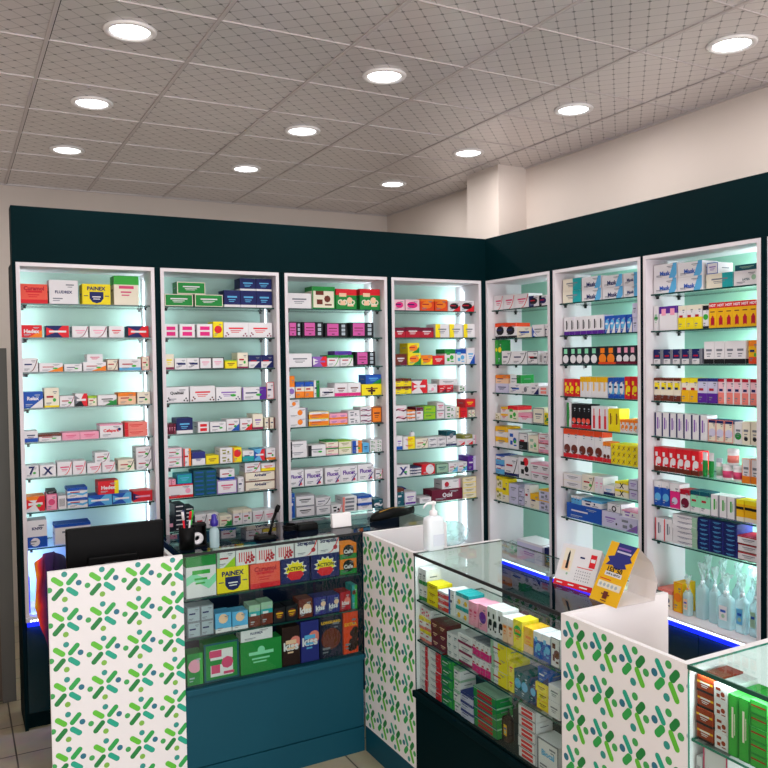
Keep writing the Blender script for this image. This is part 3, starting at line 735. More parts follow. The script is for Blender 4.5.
0.193 0.313 1.677 1.743 . 1 1x1 white txb:blue
0.196 0.314 1.743 1.800 + 1 1x1 white r:green:.4
0.317 0.417 1.677 1.735 . 2 1x1 white ci:grey:.5:.5:.3
0.420 0.502 1.677 1.750 . 3 1x1 white d:navy
0.505 0.595 1.677 1.733 . 4 1x1 white x2:salmon
@ c5 5
0.035 0.091 1.489 1.535 . 0 1x1 cream cb:olive
0.095 0.170 1.489 1.581 . 1 1x2 white t:gold:.3 tx:red
0.174 0.285 1.489 1.592 . 2 1x1 cream t:red:.25 cb:leaf
0.289 0.425 1.489 1.552 . 3 1x1 white t:pink:.5 tx:rose
0.435 0.550 1.489 1.591 . 4 1x1 cream fr:grey tx:grey
0.552 0.597 1.489 1.563 . 5 1x1 yellow cb:green
@ c5 6
0.035 0.168 1.305 1.445 . 0 1x2 white t:gold:.5 tx:grey
0.173 0.282 1.305 1.431 . 1 1x1 white cb:blue lf
0.287 0.385 1.305 1.419 . 2 1x1 white b:black:.5 fr:grey
0.388 0.490 1.305 1.407 . 3 1x1 cream cb:sage lf
0.493 0.605 1.305 1.428 . 4 1x2 white b:pink:.4 fr:crimson
@ c5 7
0.035 0.132 1.120 1.250 . 0 1x2 white b:sky:.5 t:blue:.15
0.135 0.280 1.120 1.247 . 1 1x1 white sw:black b:navy:.15
0.285 0.410 1.120 1.258 . 2 1x1 white ci:red:.6:.8:.2 cb:black
0.416 0.603 1.120 1.233 . 3 2x2 white tx:black t:pink:.15
@ c5 8
0.035 0.101 0.935 1.099 . 0 1x2 cream t:yellow:.3 cb:olive
0.107 0.174 0.935 1.090 . 1 1x1 yellow b:cream:.3
0.177 0.277 0.935 1.067 . 2 1x2 lilac tx:grey
0.282 0.346 0.935 1.052 . 3 1x2 lilac fr:grey
0.349 0.403 0.935 1.080 . 4 1x1 white
0.405 0.493 0.935 1.031 . 5 1x1 cream t:gold:.4
0.497 0.606 0.935 1.071 . 6 1x2 lilac cb:grey t:gold:.1
@ c6 1
0.738 0.900 2.241 2.386 . 0 1x2 cream r:teal:.45 tx:grey
0.905 1.066 2.241 2.382 . 1 1x2 white dr:sky w:Mask:navy:.35:.5
1.071 1.230 2.241 2.374 . 2 1x2 white dr:sky w:Mask:navy:.35:.5
1.235 1.340 2.241 2.374 . 3 1x2 white r:sky:.25 w:Mask:navy:.4:.5
@ c6 2
0.744 1.084 2.047 2.156 . 0 7x1 white b:purple:.2 vt:black
1.088 1.299 2.047 2.146 . 1 5x1 blue el:sky d:white
1.303 1.339 2.047 2.205 . 2 1x2 lilac tx:grey
@ c6 3
0.731 1.031 1.871 1.973 . 0 5x1 dark ci:white:.5:.3:.3 vtt:mint
1.035 1.173 1.871 1.974 . 1 2x1 dark ci:orange:.5:.3:.3 vtt:orange b:vermilion:.12
1.177 1.331 1.871 1.974 . 2 3x1 dark ci:white:.5:.3:.3 vtt:pink b:maroon:.15
@ c6 4
0.740 0.878 1.677 1.781 . 0 3x1 red cb:yellow
0.886 1.110 1.677 1.796 . 1 5x1 white t:gold:.25 vt:gold
1.114 1.241 1.677 1.795 . 2 3x1 sky t:blue:.3 b:blue:.2 el:white
1.243 1.333 1.677 1.802 . 3 2x1 red cb:yellow
@ c6 5
0.761 0.801 1.489 1.638 . 0 1x1 white l:green:.5 vt:green
0.806 0.970 1.489 1.633 . 1 4x1 black b:red:.15 ci:coral:.5:.3:.2
0.974 1.112 1.489 1.626 . 2 3x1 white bo:red
1.116 1.202 1.489 1.617 . 3 2x1 yellow vt:brown
1.204 1.332 1.489 1.561 . 4 4x1 white t:orange:.2 cb:orange
@ c6 6
0.732 1.067 1.305 1.491 . 0 5x1 white t:vermilion:.2 b:red:.15 ci:brown:.5:.3:.3
1.070 1.130 1.305 1.424 . 1 2x1 white t:orange:.2 b:red:.2 ci:brown:.5:.3:.3
1.133 1.335 1.305 1.419 . 2 5x3 yellow w:X:brown:.5:.5
@ c6 7
0.731 0.889 1.120 1.205 . 0 1x2 white tx:grey fr:cream
0.894 0.999 1.120 1.215 . 1 1x1 cream sw:brown lf
1.002 1.075 1.120 1.215 . 2 2x1 white tx:pink
1.077 1.158 1.120 1.173 . 3 1x1 white b:navy:.3 tx:sky
1.162 1.266 1.120 1.208 . 4 1x2 cream t:yellow:.3 w:X:black:.5:.5
1.270 1.339 1.120 1.231 . 5 1x2 lilac tx:violet fr:grey
@ c6 8
0.754 1.053 0.935 1.025 . 0 1x1 blue
0.791 0.879 1.025 1.074 + 0 3x1 sky t:white:.3
0.884 1.048 1.025 1.069 + 0 1x1 white t:sky:.3 cb:navy
1.058 1.195 0.935 1.024 . 1 1x1 lilac tx:violet ci:black:.85:.3:.08
1.096 1.206 1.024 1.077 + 1 1x1 white w:O:black:.4:.6 fr:grey
1.197 1.336 0.935 1.014 . 2 1x1 lilac d:violet cb:grey
1.213 1.333 1.014 1.054 + 2 1x1 white t:pink:.2 cb:violet
@ c7 1
1.455 1.609 2.241 2.394 . 0 1x2 white dr:sky w:Mask:blue:.35:.45
1.613 1.768 2.241 2.388 . 1 1x2 white dr:sky w:Mask:blue:.35:.45
1.789 1.944 2.241 2.313 . 2 1x1 cream r:teal:.4 tx:grey
1.790 1.857 2.313 2.369 + 2 1x1 white tx:violet fr:blue
1.947 2.084 2.241 2.312 . 3 1x1 white w:LATEX:petrol:.4:.3 ci:sage:.8:.5:.18
1.953 2.082 2.312 2.340 + 3 1x1 petrol tx:sage
@ c7 2
1.455 1.486 2.047 2.179 . 0 1x1 white ci:green:.5:.5:.2 tx:sage
1.491 1.612 2.047 2.173 . 1 2x1 white t:purple:.3 vtt:pink
1.617 1.764 2.047 2.169 . 2 3x1 white t:cream:.2 b:yellow:.5
1.768 1.804 2.047 2.161 . 3 1x1 white t:black:.2 b:black:.1 ci:leaf:.5:.5:.35
1.807 2.079 2.047 2.171 . 4 6x1 gold t:red:.22 w:HOT:white:.89:.85 fig:crimson
@ c7 3
1.455 1.764 1.871 1.948 . 0 5x1 white t:navy:.65 r:grey:.25
1.777 2.016 1.871 1.982 . 1 4x1 white b:black:.22 tx:grey
2.029 2.081 1.871 1.982 . 2 1x1 gold t:orange:.25 b:vermilion:.3 lf
@ c7 4
1.455 1.633 1.677 1.798 . 0 4x1 cream tt:yellow b:brown:.25 t:brown:.12
1.637 1.737 1.677 1.800 . 1 2x1 cream b:gold:.5 t:yellow:.2
1.740 1.856 1.677 1.799 . 2 2x1 lilac b:purple:.4 t:indigo:.12
1.862 2.085 1.677 1.799 . 3 5x1 blush b:salmon:.45 t:crimson:.12 r:white:.2
@ c7 5
1.455 1.794 1.489 1.614 . 0 7x1 white l:navy:.2 vt:violet
1.798 1.947 1.489 1.597 . 1 3x1 cream t:navy:.15 ci:lilac:.5:.4:.3 fr:salmon
1.950 1.993 1.489 1.594 . 2 1x1 white ci:green:.5:.35:.2 tx:grey
1.996 2.082 1.489 1.598 . 3 2x1 cream ci:black:.5:.25:.1 tx:grey
@ c7 6
1.455 1.742 1.305 1.430 . 0 6x1 red cb:white b:brown:.2
1.995 2.087 1.305 1.424 . 1 2x1 white b:orange:.3 fr:orange tx:grey
@ c7 7
1.455 1.556 1.120 1.249 . 0 2x1 blue t:white:.25 ci:sky:.5:.35:.2
1.562 1.624 1.120 1.247 . 1 1x1 magenta t:white:.3 ci:lilac:.5:.3:.15
1.628 1.690 1.120 1.227 . 2 1x1 white t:crimson:.25 ci:maroon:.5:.35:.3
1.694 1.812 1.120 1.230 . 3 2x1 mint t:petrol:.2 b:white:.25
1.817 1.958 1.120 1.227 . 4 3x1 white r:grey:.1 vt:leaf
1.963 2.090 1.120 1.223 . 5 3x1 gold t:yellow:.2 b:cream:.2 bk:black
@ c7 8
1.460 1.572 0.935 1.051 . 0 2x1 white l:red:.12 vt:grey
1.575 1.732 0.935 1.090 . 1 1x6 white tx:navy r:sage:.2
1.735 1.969 0.935 1.098 . 2 3x7 navy tx:sky r:indigo:.08
1.970 2.087 0.935 1.052 . 3 1x3 white t:crimson:.15 tx:grey b:brown:.1
@ ca 1
-2.367 -2.231 0.875 1.059 . 0 1x1 white t:green:.25 wv:mint tx:leaf
-2.228 -2.079 0.875 0.990 . 1 1x1 yellow sh:navy w:PAINEX:navy:.75:.7
-2.226 -2.141 0.990 1.066 + 1 1x1 white d:lime l:sage:.15
-2.074 -1.929 0.875 0.987 . 2 1x1 coral w:Curamol:crimson:.78:.75 tx:red b:red:.2
-2.139 -2.044 0.990 1.064 + 1 1x1 white bars:red ber:crimson
-2.042 -1.947 0.987 1.061 + 2 1x1 white bars:red ber:crimson
-1.946 -1.856 0.987 1.063 + 2 1x1 white bars:red ber:crimson
-1.925 -1.778 0.875 0.991 . 3 1x1 navy star:yellow w:ACTION:black:.56:.6
-1.772 -1.624 0.875 0.990 . 4 1x1 navy star:yellow w:ACTION:black:.56:.6
-1.852 -1.737 0.991 1.066 + 3 1x1 white w:Strepsils:navy:.8:.8 sw:red ci:crimson:.82:.35:.15
-1.735 -1.622 0.990 1.072 + 4 1x1 white w:Strepsils:navy:.8:.8 sw:red ci:crimson:.82:.35:.15
-1.620 -1.530 0.875 1.024 . 5 1x2 orange b:green:.35 ci:black:.5:.55:.4 w:Cafe:white:.5:.55
@ ca 2
-2.366 -2.246 0.700 0.836 . 0 2x2 silver fr:grey
-2.241 -2.165 0.700 0.788 . 1 1x1 sky ci:peach:.5:.7:.25 b:white:.2
-2.163 -2.088 0.700 0.784 . 2 1x1 sky ci:peach:.5:.7:.25 b:white:.2
-2.084 -2.028 0.700 0.801 . 3 1x1 teal b:brown:.5 t:sage:.3
-2.025 -1.967 0.700 0.805 . 4 1x1 teal b:brown:.5 t:sage:.3
-1.963 -1.905 0.700 0.767 . 5 1x1 black ci:brown:.5:.5:.3 tx:gold
-1.903 -1.843 0.700 0.771 . 6 1x1 black ci:brown:.5:.5:.3 tx:gold
-1.840 -1.768 0.700 0.789 . 7 1x1 brown ci:peach:.6:.5:.25 w:kiss:white:.4:.85
-1.763 -1.695 0.700 0.787 . 8 1x1 indigo ci:peach:.75:.6:.15 w:kiss:white:.4:.7
-1.693 -1.625 0.700 0.786 . 9 1x1 indigo ci:peach:.75:.6:.15 w:kiss:white:.4:.7
-1.622 -1.565 0.700 0.790 . 10 1x1 crimson ci:salmon:.7:.5:.2 w:kiss:white:.4:.7
-1.559 -1.530 0.700 0.816 . 11 1x1 teal r:leaf:.5 ci:brown:.4:.7:.3
@ ca 3
-2.370 -2.299 0.485 0.627 . 0 1x1 green ci:pink:.5:.6:.35 r:leaf:.2
-2.296 -2.133 0.485 0.658 . 1 1x1 green fr:petrol x2:white cb:rose
-2.128 -1.928 0.485 0.634 . 2 1x1 green ci:mint:.5:.7:.12 tx:mint
-2.123 -1.969 0.634 0.693 + 2 1x1 white w:FLUDREX:navy:.6:.4
-1.925 -1.835 0.485 0.668 . 3 1x1 coffee ci:salmon:.75:.6:.15 w:kiss:white:.5:.85 tx:peach
-1.831 -1.737 0.485 0.680 . 4 1x1 indigo ci:salmon:.75:.6:.15 w:kiss:white:.5:.85 tx:sky
-1.734 -1.613 0.485 0.686 . 5 1x1 night w:LONGUARD:gold:.85:.85 ci:brown:.5:.45:.35
-1.610 -1.530 0.485 0.696 . 6 1x1 vermilion w:EXTRA:gold:.7:.85 ber:coffee
@ cb 1
1.560 1.623 0.875 1.015 . 0 2x2 white b:green:.25 tx:grey
1.626 1.710 0.875 0.967 . 1 1x3 yellow tx:brown
1.713 1.790 0.875 0.954 . 2 1x3 red t:white:.3
1.794 1.839 0.875 0.979 . 3 1x1 white l:blue:.3
1.844 1.936 0.875 0.981 . 4 2x2 white t:teal:.3 ci:gold:.5:.3:.2
1.938 1.999 0.875 0.969 . 5 2x1 pink tx:rose
2.004 2.058 0.875 0.974 . 6 1x1 pink ci:purple:.5:.5:.3
2.060 2.156 0.875 0.980 . 7 3x1 white cb:black
2.158 2.220 0.875 0.969 . 8 2x1 peach t:white:.3 tx:orange
2.223 2.276 0.875 0.978 . 9 1x1 yellow ci:leaf:.5:.6:.3 tx:orange
2.278 2.331 0.875 0.966 . 10 1x1 gold b:peach:.3 tx:orange
2.334 2.421 0.875 0.966 . 11 2x1 blue t:white:.3 cb:sky
2.429 2.477 0.875 0.975 . 12 1x1 white cb:brown fr:grey
@ cb 2
1.560 1.651 0.700 0.804 . 0 2x2 white t:yellow:.3 b:salmon:.25
1.560 1.648 0.804 0.844 + 0 2x1 white cb:rose
1.654 1.776 0.700 0.815 . 1 2x3 maroon tx:peach fr:brown
1.780 1.857 0.700 0.799 . 2 2x3 white tx:petrol
1.860 1.956 0.700 0.822 . 3 1x3 white b:plum:.25 tx:grey
1.958 2.077 0.700 0.828 . 4 4x2 white b:magenta:.45 t:grey:.05
2.082 2.183 0.700 0.859 . 5 1x3 white l:sage:.2 r:yellow:.55
2.186 2.219 0.700 0.811 . 6 1x2 yellow tx:red
2.221 2.307 0.700 0.795 . 7 2x1 petrol ci:sky:.5:.5:.25
2.310 2.345 0.700 0.789 . 8 1x1 navy ci:sky:.5:.5:.3
2.347 2.411 0.700 0.793 . 9 1x3 yellow tx:brown fr:gold
2.414 2.475 0.700 0.809 . 10 1x2 white tx:grey
2.351 2.410 0.793 0.846 + 9 1x1 blue d:navy
@ cb 3
1.560 1.624 0.485 0.702 . 0 1x8 white r:red:.35 tx:grey
1.626 1.732 0.485 0.689 . 1 1x7 white r:red:.4 tx:grey
1.734 1.820 0.485 0.683 . 2 1x5 green r:leaf:.3 fr:petrol
1.825 1.872 0.485 0.669 . 3 1x4 white t:sage:.2
1.874 1.962 0.485 0.589 . 4 1x3 lilac t:indigo:.3
1.965 2.116 0.485 0.642 . 5 1x4 green t:sage:.15 fr:petrol x2:crimson
2.245 2.344 0.485 0.677 . 6 1x5 white x2:red fr:grey
2.350 2.463 0.485 0.602 . 7 1x1 white w:Biocal:sky:.6:.6 fr:grey
@ cc 1
3.028 3.083 0.875 1.052 . 0 1x4 rust bk:gold b:black:.15 tx:white
3.085 3.129 0.875 1.049 . 1 1x4 white cb:rust
3.130 3.160 0.875 1.037 . 2 1x1 leaf vt:cream fr:green
3.161 3.194 0.875 1.038 . 3 1x1 leaf vt:cream fr:green
3.195 3.244 0.875 1.046 . 4 1x5 leaf bk:rust fr:green
@ cc 2
3.028 3.046 0.700 0.828 . 0 1x1 white bars:grey
3.049 3.128 0.700 0.874 . 1 1x1 white tx:plum fr:rose
"""
PLACE = {'c1': 'leftmost cabinet', 'c2': 'second cabinet', 'c3': 'third cabinet', 'c4': 'fourth cabinet', 'c5': 'fifth cabinet', 'c6': 'sixth cabinet', 'c7': 'seventh cabinet',
         'ca': 'left glass counter', 'cb': 'middle glass counter', 'cc': 'right glass counter'}
ROWS = {1: [''], 2: ['lower', 'upper'], 3: ['bottom', 'middle', 'top'], 4: ['bottom', 'second-lowest', 'second-highest', 'top'],
        5: ['bottom', 'second-lowest', 'middle', 'second-highest', 'top']}
def rows(m_):
    if m_ in ROWS: return ROWS[m_]
    return ['bottom', 'second-lowest', 'third-lowest'] + [ORD[q] + '-lowest' for q in range(3, m_-1)] + ['top']
DEPTH = {'ca': .075, 'cb': .075, 'cc': .12}
FRONT = {'ca': -1.04, 'cb': -1.49, 'cc': -1.49}
used = set(); rnd = random.Random(4)
cid = None
items = []
for ln in DATA.strip().split('\n'):
    t = ln.split()
    if t[0] == '@': cid, sh = t[1], int(t[2]); base_count = {}; colno = 0; idx = {}; continue
    u0, u1, z0, z1 = map(float, t[:4]); plus = t[4] == '+'; bi = int(t[5]); n, m_ = map(int, t[6].split('x')); bg = t[7]; ops = t[8:]
    A = cid in ('c1', 'c2', 'c3', 'c4', 'ca')
    zs = SA if cid in ('c1', 'c2', 'c3', 'c4') else SB if cid in ('c5', 'c6', 'c7') else [.875, .70, .485]
    ceil_ = 2.41 if (sh == 1 and cid[1].isdigit()) else (1.066 if sh == 1 else zs[sh-2]-.010)
    z1 = min(z1, ceil_)
    if not plus: idx[bi] = colno + 1
    w_ = (u1-u0)/n; h_ = (z1-z0)/m_
    bw, bh = w_-.0024, h_-.0009
    dp = DEPTH.get(cid, .115 if bh < .1 or bw > .07 else .075)
    if plus: dp *= .93
    me = box_mesh(bw, bh, dp, bg, ops)
    R_ = bh/bw  # carton names below go by shape and place; their contents are not known
    if cid in ('c6', 'c7') and sh == 1: nm, cat = 'glove_box', 'box'
    elif cid == 'ca' and sh > 1: nm, cat = 'pharmacy_carton', 'box'
    elif R_ > 1.25: nm, cat = 'tall_carton', 'box'
    elif R_ < .33 or bh < .022: nm, cat = 'flat_carton', 'box'
    elif cid in ('ca', 'cb', 'cc'): nm, cat = 'display_carton', 'box'
    else: nm, cat = 'medicine_box', 'box'
    od = [o for o in ops if o.split(':')[0] in OPD]
    dsc = cw(bg) + ' box'
    if od:
        a = od[0].split(':'); dsc += ' with ' + OPD[a[0]].format(cw(a[1]) if len(a) > 1 else 'green')
    elif any(o.startswith('w:') for o in ops): dsc += ' with bold lettering'
    for r_ in range(m_):
        for q in range(n):
            o = bpy.data.objects.new(nm, me); col.objects.link(o)
            u = u0 + q*w_ + .0012; z = z0 + r_*h_ + .0003
            jit = rnd.uniform(0, .006)
            if A: o.location = (u, FRONT.get(cid, .045)+jit + (.004 if plus else 0), z)
            else: o.location = (FRONT.get(cid, .045)+jit + (.004 if plus else 0), -u, z); o.rotation_euler.z = -math.pi/2
            rw = rows(m_)[r_]
            so = ORD[sh-1]
            pos = ORD[(idx[bi] - 1 + (q if not plus else 0)) % 30]
            if plus:
                lb = f"{dsc}, on top of {pos} along {so} shelf, {PLACE[cid]}"
                if n > 1: lb = ('left ', 'right ')[min(q, 1)] + lb if n == 2 else ORD[q] + ' ' + lb
            else: lb = f"{(rw + ' ') if rw else ''}{dsc}, {pos} along {so} shelf, {PLACE[cid]}"
            ws = lb.split()
            for a_, b_ in (('slanted ', ''), ('curved ', ''), ('small ', ''), ('two ', ''), ('light ', ''), ('dark ', ''), ('pale ', ''), ('on top of', 'over'), (' glass counter', ' counter')):
                if len(lb.split()) > 15: lb = lb.replace(a_, b_)
            kk = 2
            while lb in used:
                lb = ('rear ' if kk == 2 else 'far ') + lb; kk += 1
            used.add(lb)
            tag(o, lb, cat, 'medicine boxes in the ' + PLACE[cid])
    if not plus: colno += n

# ---------------------------------------------------------------- patterned counter panels
def flower(f, cu, cv, pu, pv, scheme):
    """eight-part star of four capsules and four dots; cu.. in metres on the panel"""
    def cap(x0, y0, x1, y1, r, mi):
        d = Vector((x1-x0, y1-y0)); L = d.length; d /= L; nrm = Vector((-d.y, d.x)); pts = []
        for k in range(9): a = -math.pi/2 + math.pi*k/8; pts.append(Vector((x1, y1)) + r*(d*math.cos(a) + nrm*math.sin(a)))
        for k in range(9): a = math.pi/2 + math.pi*k/8; pts.append(Vector((x0, y0)) + r*(d*math.cos(a) + nrm*math.sin(a)))
        clip(f, [(cu+p.x, cv+p.y) for p in pts], mi)
    def dot(x, y, r, mi): clip(f, [(cu+x+r*math.cos(k*math.pi/8), cv+y+r*math.sin(k*math.pi/8)) for k in range(16)], mi)
    s = pu*1.1
    caps, dots = scheme
    for x0, y0, x1, y1, r, mi in caps: cap(x0*s, y0*s, x1*s, y1*s, r*s*.86, mi)
    for x, y, r, mi in dots: dot(x*s, y*s, r*s, mi)
def clip(f, pts, mi):
    W_, H_ = f.w, f.h
    for ax, lim, sg in ((0, 0, 1), (0, W_, -1), (1, 0, 1), (1, H_, -1)):
        out = []
        for i in range(len(pts)):
            a, b = pts[i-1], pts[i]; ia, ib = sg*(a[ax]-lim) >= 0, sg*(b[ax]-lim) >= 0
            if ia != ib:
                t_ = (lim-a[ax])/(b[ax]-a[ax]); out.append((a[0]+t_*(b[0]-a[0]), a[1]+t_*(b[1]-a[1])))
            if ib: out.append(b)
        pts = out
        if len(pts) < 3: return
    poly(f.bm, [(f.x0+x, f.y-.0006, f.z0+y) for x, y in pts], f.mi(FM[mi]))
SCH1 = ([(-.25, .21, -.09, .08, .078, 0), (.1, .08, .26, .25, .074, 1), (-.25, -.27, -.08, -.09, .074, 2), (.1, -.09, .26, -.22, .078, 3)],
        [(0, .31, .072, 4), (.34, .05, .072, 5), (-.36, -.05, .07, 7), (.0, -.33, .07, 6)])
SCH2 = ([(-.26, .29, -.11, .07, .078, 3), (.13, .06, .24, .2, .095, 2), (-.26, -.22, -.14, -.08, .095, 1), (.09, -.08, .24, -.34, .08, 0)],
        [(.03, .32, .085, 7), (.34, -.05, .085, 7), (-.34, .04, .085, 5), (-.02, -.37, .085, 4)])
def pattern_panel(parent, w, h, u0, pu, v0, pv, scheme, y=0, thick=.018, name='front_panel', z=0):
    bm = new_bm(); f = Face(bm, w, h, 0, 0, 0); f.mi(WHITE); bx(bm, 0, w, 0, thick, 0, h)
    i = 0
    while u0+pu*i < w+pu*.5:
        j = 0
        while v0-pv*j > -pv*.5:
            flower(f, u0+pu*i, v0-pv*j, pu, pv, scheme); j += 1
        i += 1
    o = obj(name, bm, f.mats, parent); o.location = (0, y, z); return o
HT = 1.078
# left checkout counter
t = thing('checkout_counter', (-2.93, -1.06, 0), 'white checkout counter with green capsule flowers at the left, monitor behind', 'counter')
pattern_panel(t, .545, HT-.0, .063, .146, 1.012, .1445, SCH1)
bm = new_bm(); bx(bm, .527, .545, .018, .44, 0, 1.04); obj('side_panel', bm, WHITE, t)
boxo('desk_top', .06, .527, .018, .46, .74, .765, WHITE, t)
# left glass counter
def glass_counter(t, L, deep, dk, zs, leftglass=True, rightglass=True, back=None, edge=GEDGE, body=TEALB, front=0, deckz=.485, inner=WHITE, edge_mat=None, lamp=0):
    edge_mat = edge_mat or BLKM
    bm = new_bm(); bx(bm, 0, L, .0, deep, .125, deckz-.03); obj('base', bm, body, t)
    bm = new_bm(); bx(bm, 0, L, -.018, deep, deckz-.03, deckz-.004); obj('deck', bm, body, t, .003)
    bm = new_bm(); bx(bm, 0, L, -.004, deep-.02, 0, .121); obj('plinth', bm, body, t)
    def pane(nm, *a, fr=(), mm=GLS):
        bm = new_bm(); fs = bx(bm, *a)
        for q in fr: fs[q].material_index = 1
        return obj(nm, bm, [mm, edge], t)
    pane('front_glass', 0, L, 0, .006, deckz-.004, HT-.0115, fr=(0, 1, 3, 5))
    boxo('edge_trim', 0, L, -.003, .003, HT-.011, HT+.0005, edge_mat, t)
    pane('top_glass', 0, L, 0.0035, deep, HT-.006, HT, fr=(2, 3, 4, 5), mm=GTOP)
    for z in zs: pane('glass_shelf', .003, L-.003, .01, deep*.75, z-.008, z-.0008, fr=(2, 3, 4, 5))
    if lamp:
        boxo('led_strip', .01, L-.01, .012, .018, HT-.016, HT-.0125, LEDW, t)
        area_light('led_light', (L/2, .02, HT-.018), (0, .55, -1), L-.04, .008, lamp, (.86, .97, 1), t)
    if back: boxo('back_panel', 0, L, deep-.012, deep, deckz-.004, HT-.006, back, t)
t = thing('glass_display_counter', (-2.385, -1.06, 0), 'glass display counter with teal base between white panels, left of the corner', 'counter', 'glass display counters')
glass_counter(t, .87, .44, 0, [.875, .70], back=NAVYP)
t2 = boxo('top_glass', .872, 1.33, .012, .44, HT-.006, HT, [GTOP], t)
boxo('side_glass', 1.325, 1.331, .012, .434, 0.1, HT-.006, [WHITE], t)
boxo('back_panel', .872, 1.324, .428, .44, 0.1, HT-.0065, NAVYP, t)
# corner panel unit
def panel_unit(loc, L, label, u0):
    t = thing('counter_panel_unit', loc, label, 'counter', 'patterned counter end units', -math.pi/2)
    pattern_panel(t, L, HT-.125, u0, .125, 1.012-.125, .136, SCH2, z=.125)
    bm = new_bm(); bx(bm, 0, .022, .018, .47, 0, HT); bx(bm, L-.022, L, .018, .47, 0, HT); obj('side_panel', bm, WHITE, t)
    boxo('plinth', 0, L, 0, .018, 0, .125, TEALB, t)
    boxo('inner_shelf', .022, L-.022, .018, .45, .30, .318, WHITE, t)
    return t
panel_unit((-1.51, -1.068, 0), .487, 'white panel unit with green flower print at the counter corner', .051)
panel_unit((-1.51, -2.506, 0), .512, 'white panel unit with green flowers between middle and right glass counters', .068)
t = thing('glass_display_counter', (-1.51, -1.556, 0), 'long glass display counter at right of the corner, carrying the desk calendars', 'counter', 'glass display counters', -math.pi/2)
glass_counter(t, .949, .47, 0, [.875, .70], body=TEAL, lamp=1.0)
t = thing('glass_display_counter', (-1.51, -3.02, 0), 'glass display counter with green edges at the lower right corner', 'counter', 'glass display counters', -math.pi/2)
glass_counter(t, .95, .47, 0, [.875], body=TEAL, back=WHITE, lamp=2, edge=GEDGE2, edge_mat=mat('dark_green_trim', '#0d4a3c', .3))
boxo('deck_liner', .004, .946, .008, .455, .696, .70, WHITE, t)

# ---------------------------------------------------------------- things on the counters
def box_thing(nm, loc, w, h, dp, bg, ops, label, cat, rz=0, group=None):
    o = bpy.data.objects.new(nm, box_mesh(w, h, dp, bg, ops)); col.objects.link(o); o.location = loc; o.rotation_euler.z = rz
    return tag(o, label, cat, group)
# pump bottle
t = thing('sanitiser_bottle', (-1.401, -1.545, HT+.0005), 'white translucent pump bottle standing on the counter corner', 'bottle')
def rbox(bm, w, d, z0, z1, r, n=4, mi=0, top=None):
    pts = []
    for cx, cy, a0 in ((w/2-r, d/2-r, 0), (-w/2+r, d/2-r, 90), (-w/2+r, -d/2+r, 180), (w/2-r, -d/2+r, 270)):
        for k in range(n+1): a = math.radians(a0+90*k/n); pts.append((cx+r*math.cos(a), cy+r*math.sin(a)))
    levels = top or [(1, z0), (1, z1)]
    rings = [[bm.verts.new((x*s_, y*s_, z)) for x, y in pts] for s_, z in levels]
    N = len(pts)
    for a, b in zip(rings, rings[1:]):
        for k in range(N):
            f = bm.faces.new((a[k], a[(k+1)%N], b[(k+1)%N], b[k])); f.material_index = mi; f.smooth = True
    bm.faces.new(rings[0][::-1]).material_index = mi; bm.faces.new(rings[-1]).material_index = mi
bm = new_bm(); rbox(bm, .086, .06, 0, .12, .018, top=[(.95, 0), (1, .005), (1, .128), (.93, .14), (.6, .147), (.3, .152)]); obj('body', bm, MILK, t)
bm = new_bm(); lathe(bm, [(.018, .15), (.018, .168), (.012, .172), (.007, .176), (.006, .197), (.012, .199), (.012, .21), (.004, .213)], n=16); tube(bm, [(0, 0, .205), (-.04, -.012, .207), (-.055, -.017, .2), (-.063, -.02, .19)], [.006, .005, .004, .003]); obj('pump', bm, WHITE, t)
boxo('label_patch', -.02, .036, -.0312, -.0302, .02, .07, mat('bottle_label', '#d7dbe8', .4), t)
# desk calendars: leaning tents
def tent(name, base, along, wdt, hgt, lean, bg, draw, label, rear):
    t = thing(name, base, label, 'calendar'); t.rotation_euler.z = along
    bm = new_bm(); f = Face(bm, wdt, hgt); f.mi(bg); bx(bm, 0, wdt, 0, .0025, 0, hgt); draw(f)
    o = obj('front_page', bm, f.mats, t); o.rotation_euler.x = -lean
    ty = math.sin(lean)*hgt; tz = math.cos(lean)*hgt
    bm = new_bm()
    pr = [(ty+.002, tz-.002)] + rear + [(.004, .0005)]
    vs = []
    for x in (.001, wdt-.001):
        vs.append([bm.verts.new((x, a, b)) for a, b in pr]); 
        vs.append([bm.verts.new((x, a, b+.0012)) for a, b in pr])
    n = len(pr)
    for k in range(n-1):
        bm.faces.new((vs[0][k], vs[2][k], vs[2][k+1], vs[0][k+1])); bm.faces.new((vs[1][k], vs[1][k+1], vs[3][k+1], vs[3][k]))
    obj('rear_flap', bm, WHITE, t); return t
def draw_cal(f):
    f.rect(0, 1, 0, .13, 'red'); f.rect(.1, .35, .35, .9, 'cream'); f.rect(.12, .3, .38, .6, 'peach'); f.poly([(.2, .42), (.27, .42), (.25, .8), (.22, .86), (.2, .75)], 'black')
    f.rect(.78, .93, .55, .86, 'red'); f.rect(.8, .91, .68, .76, 'white'); f.rect(.52, .64, .72, .76, 'navy'); f.rect(.5, .9, .5, .515, 'red')
    for i in range(7):
        for j in range(4): f.rect(.5+.06*i, .52+.06*i, .2+.07*j, .225+.07*j, 'grey')
    f.rect(.1, .25, .05, .08, 'white'); f.rect(.4, .55, .05, .08, 'white'); f.rect(.7, .9, .05, .08, 'white'); f.circ(.3, .3, .03, 'sage')
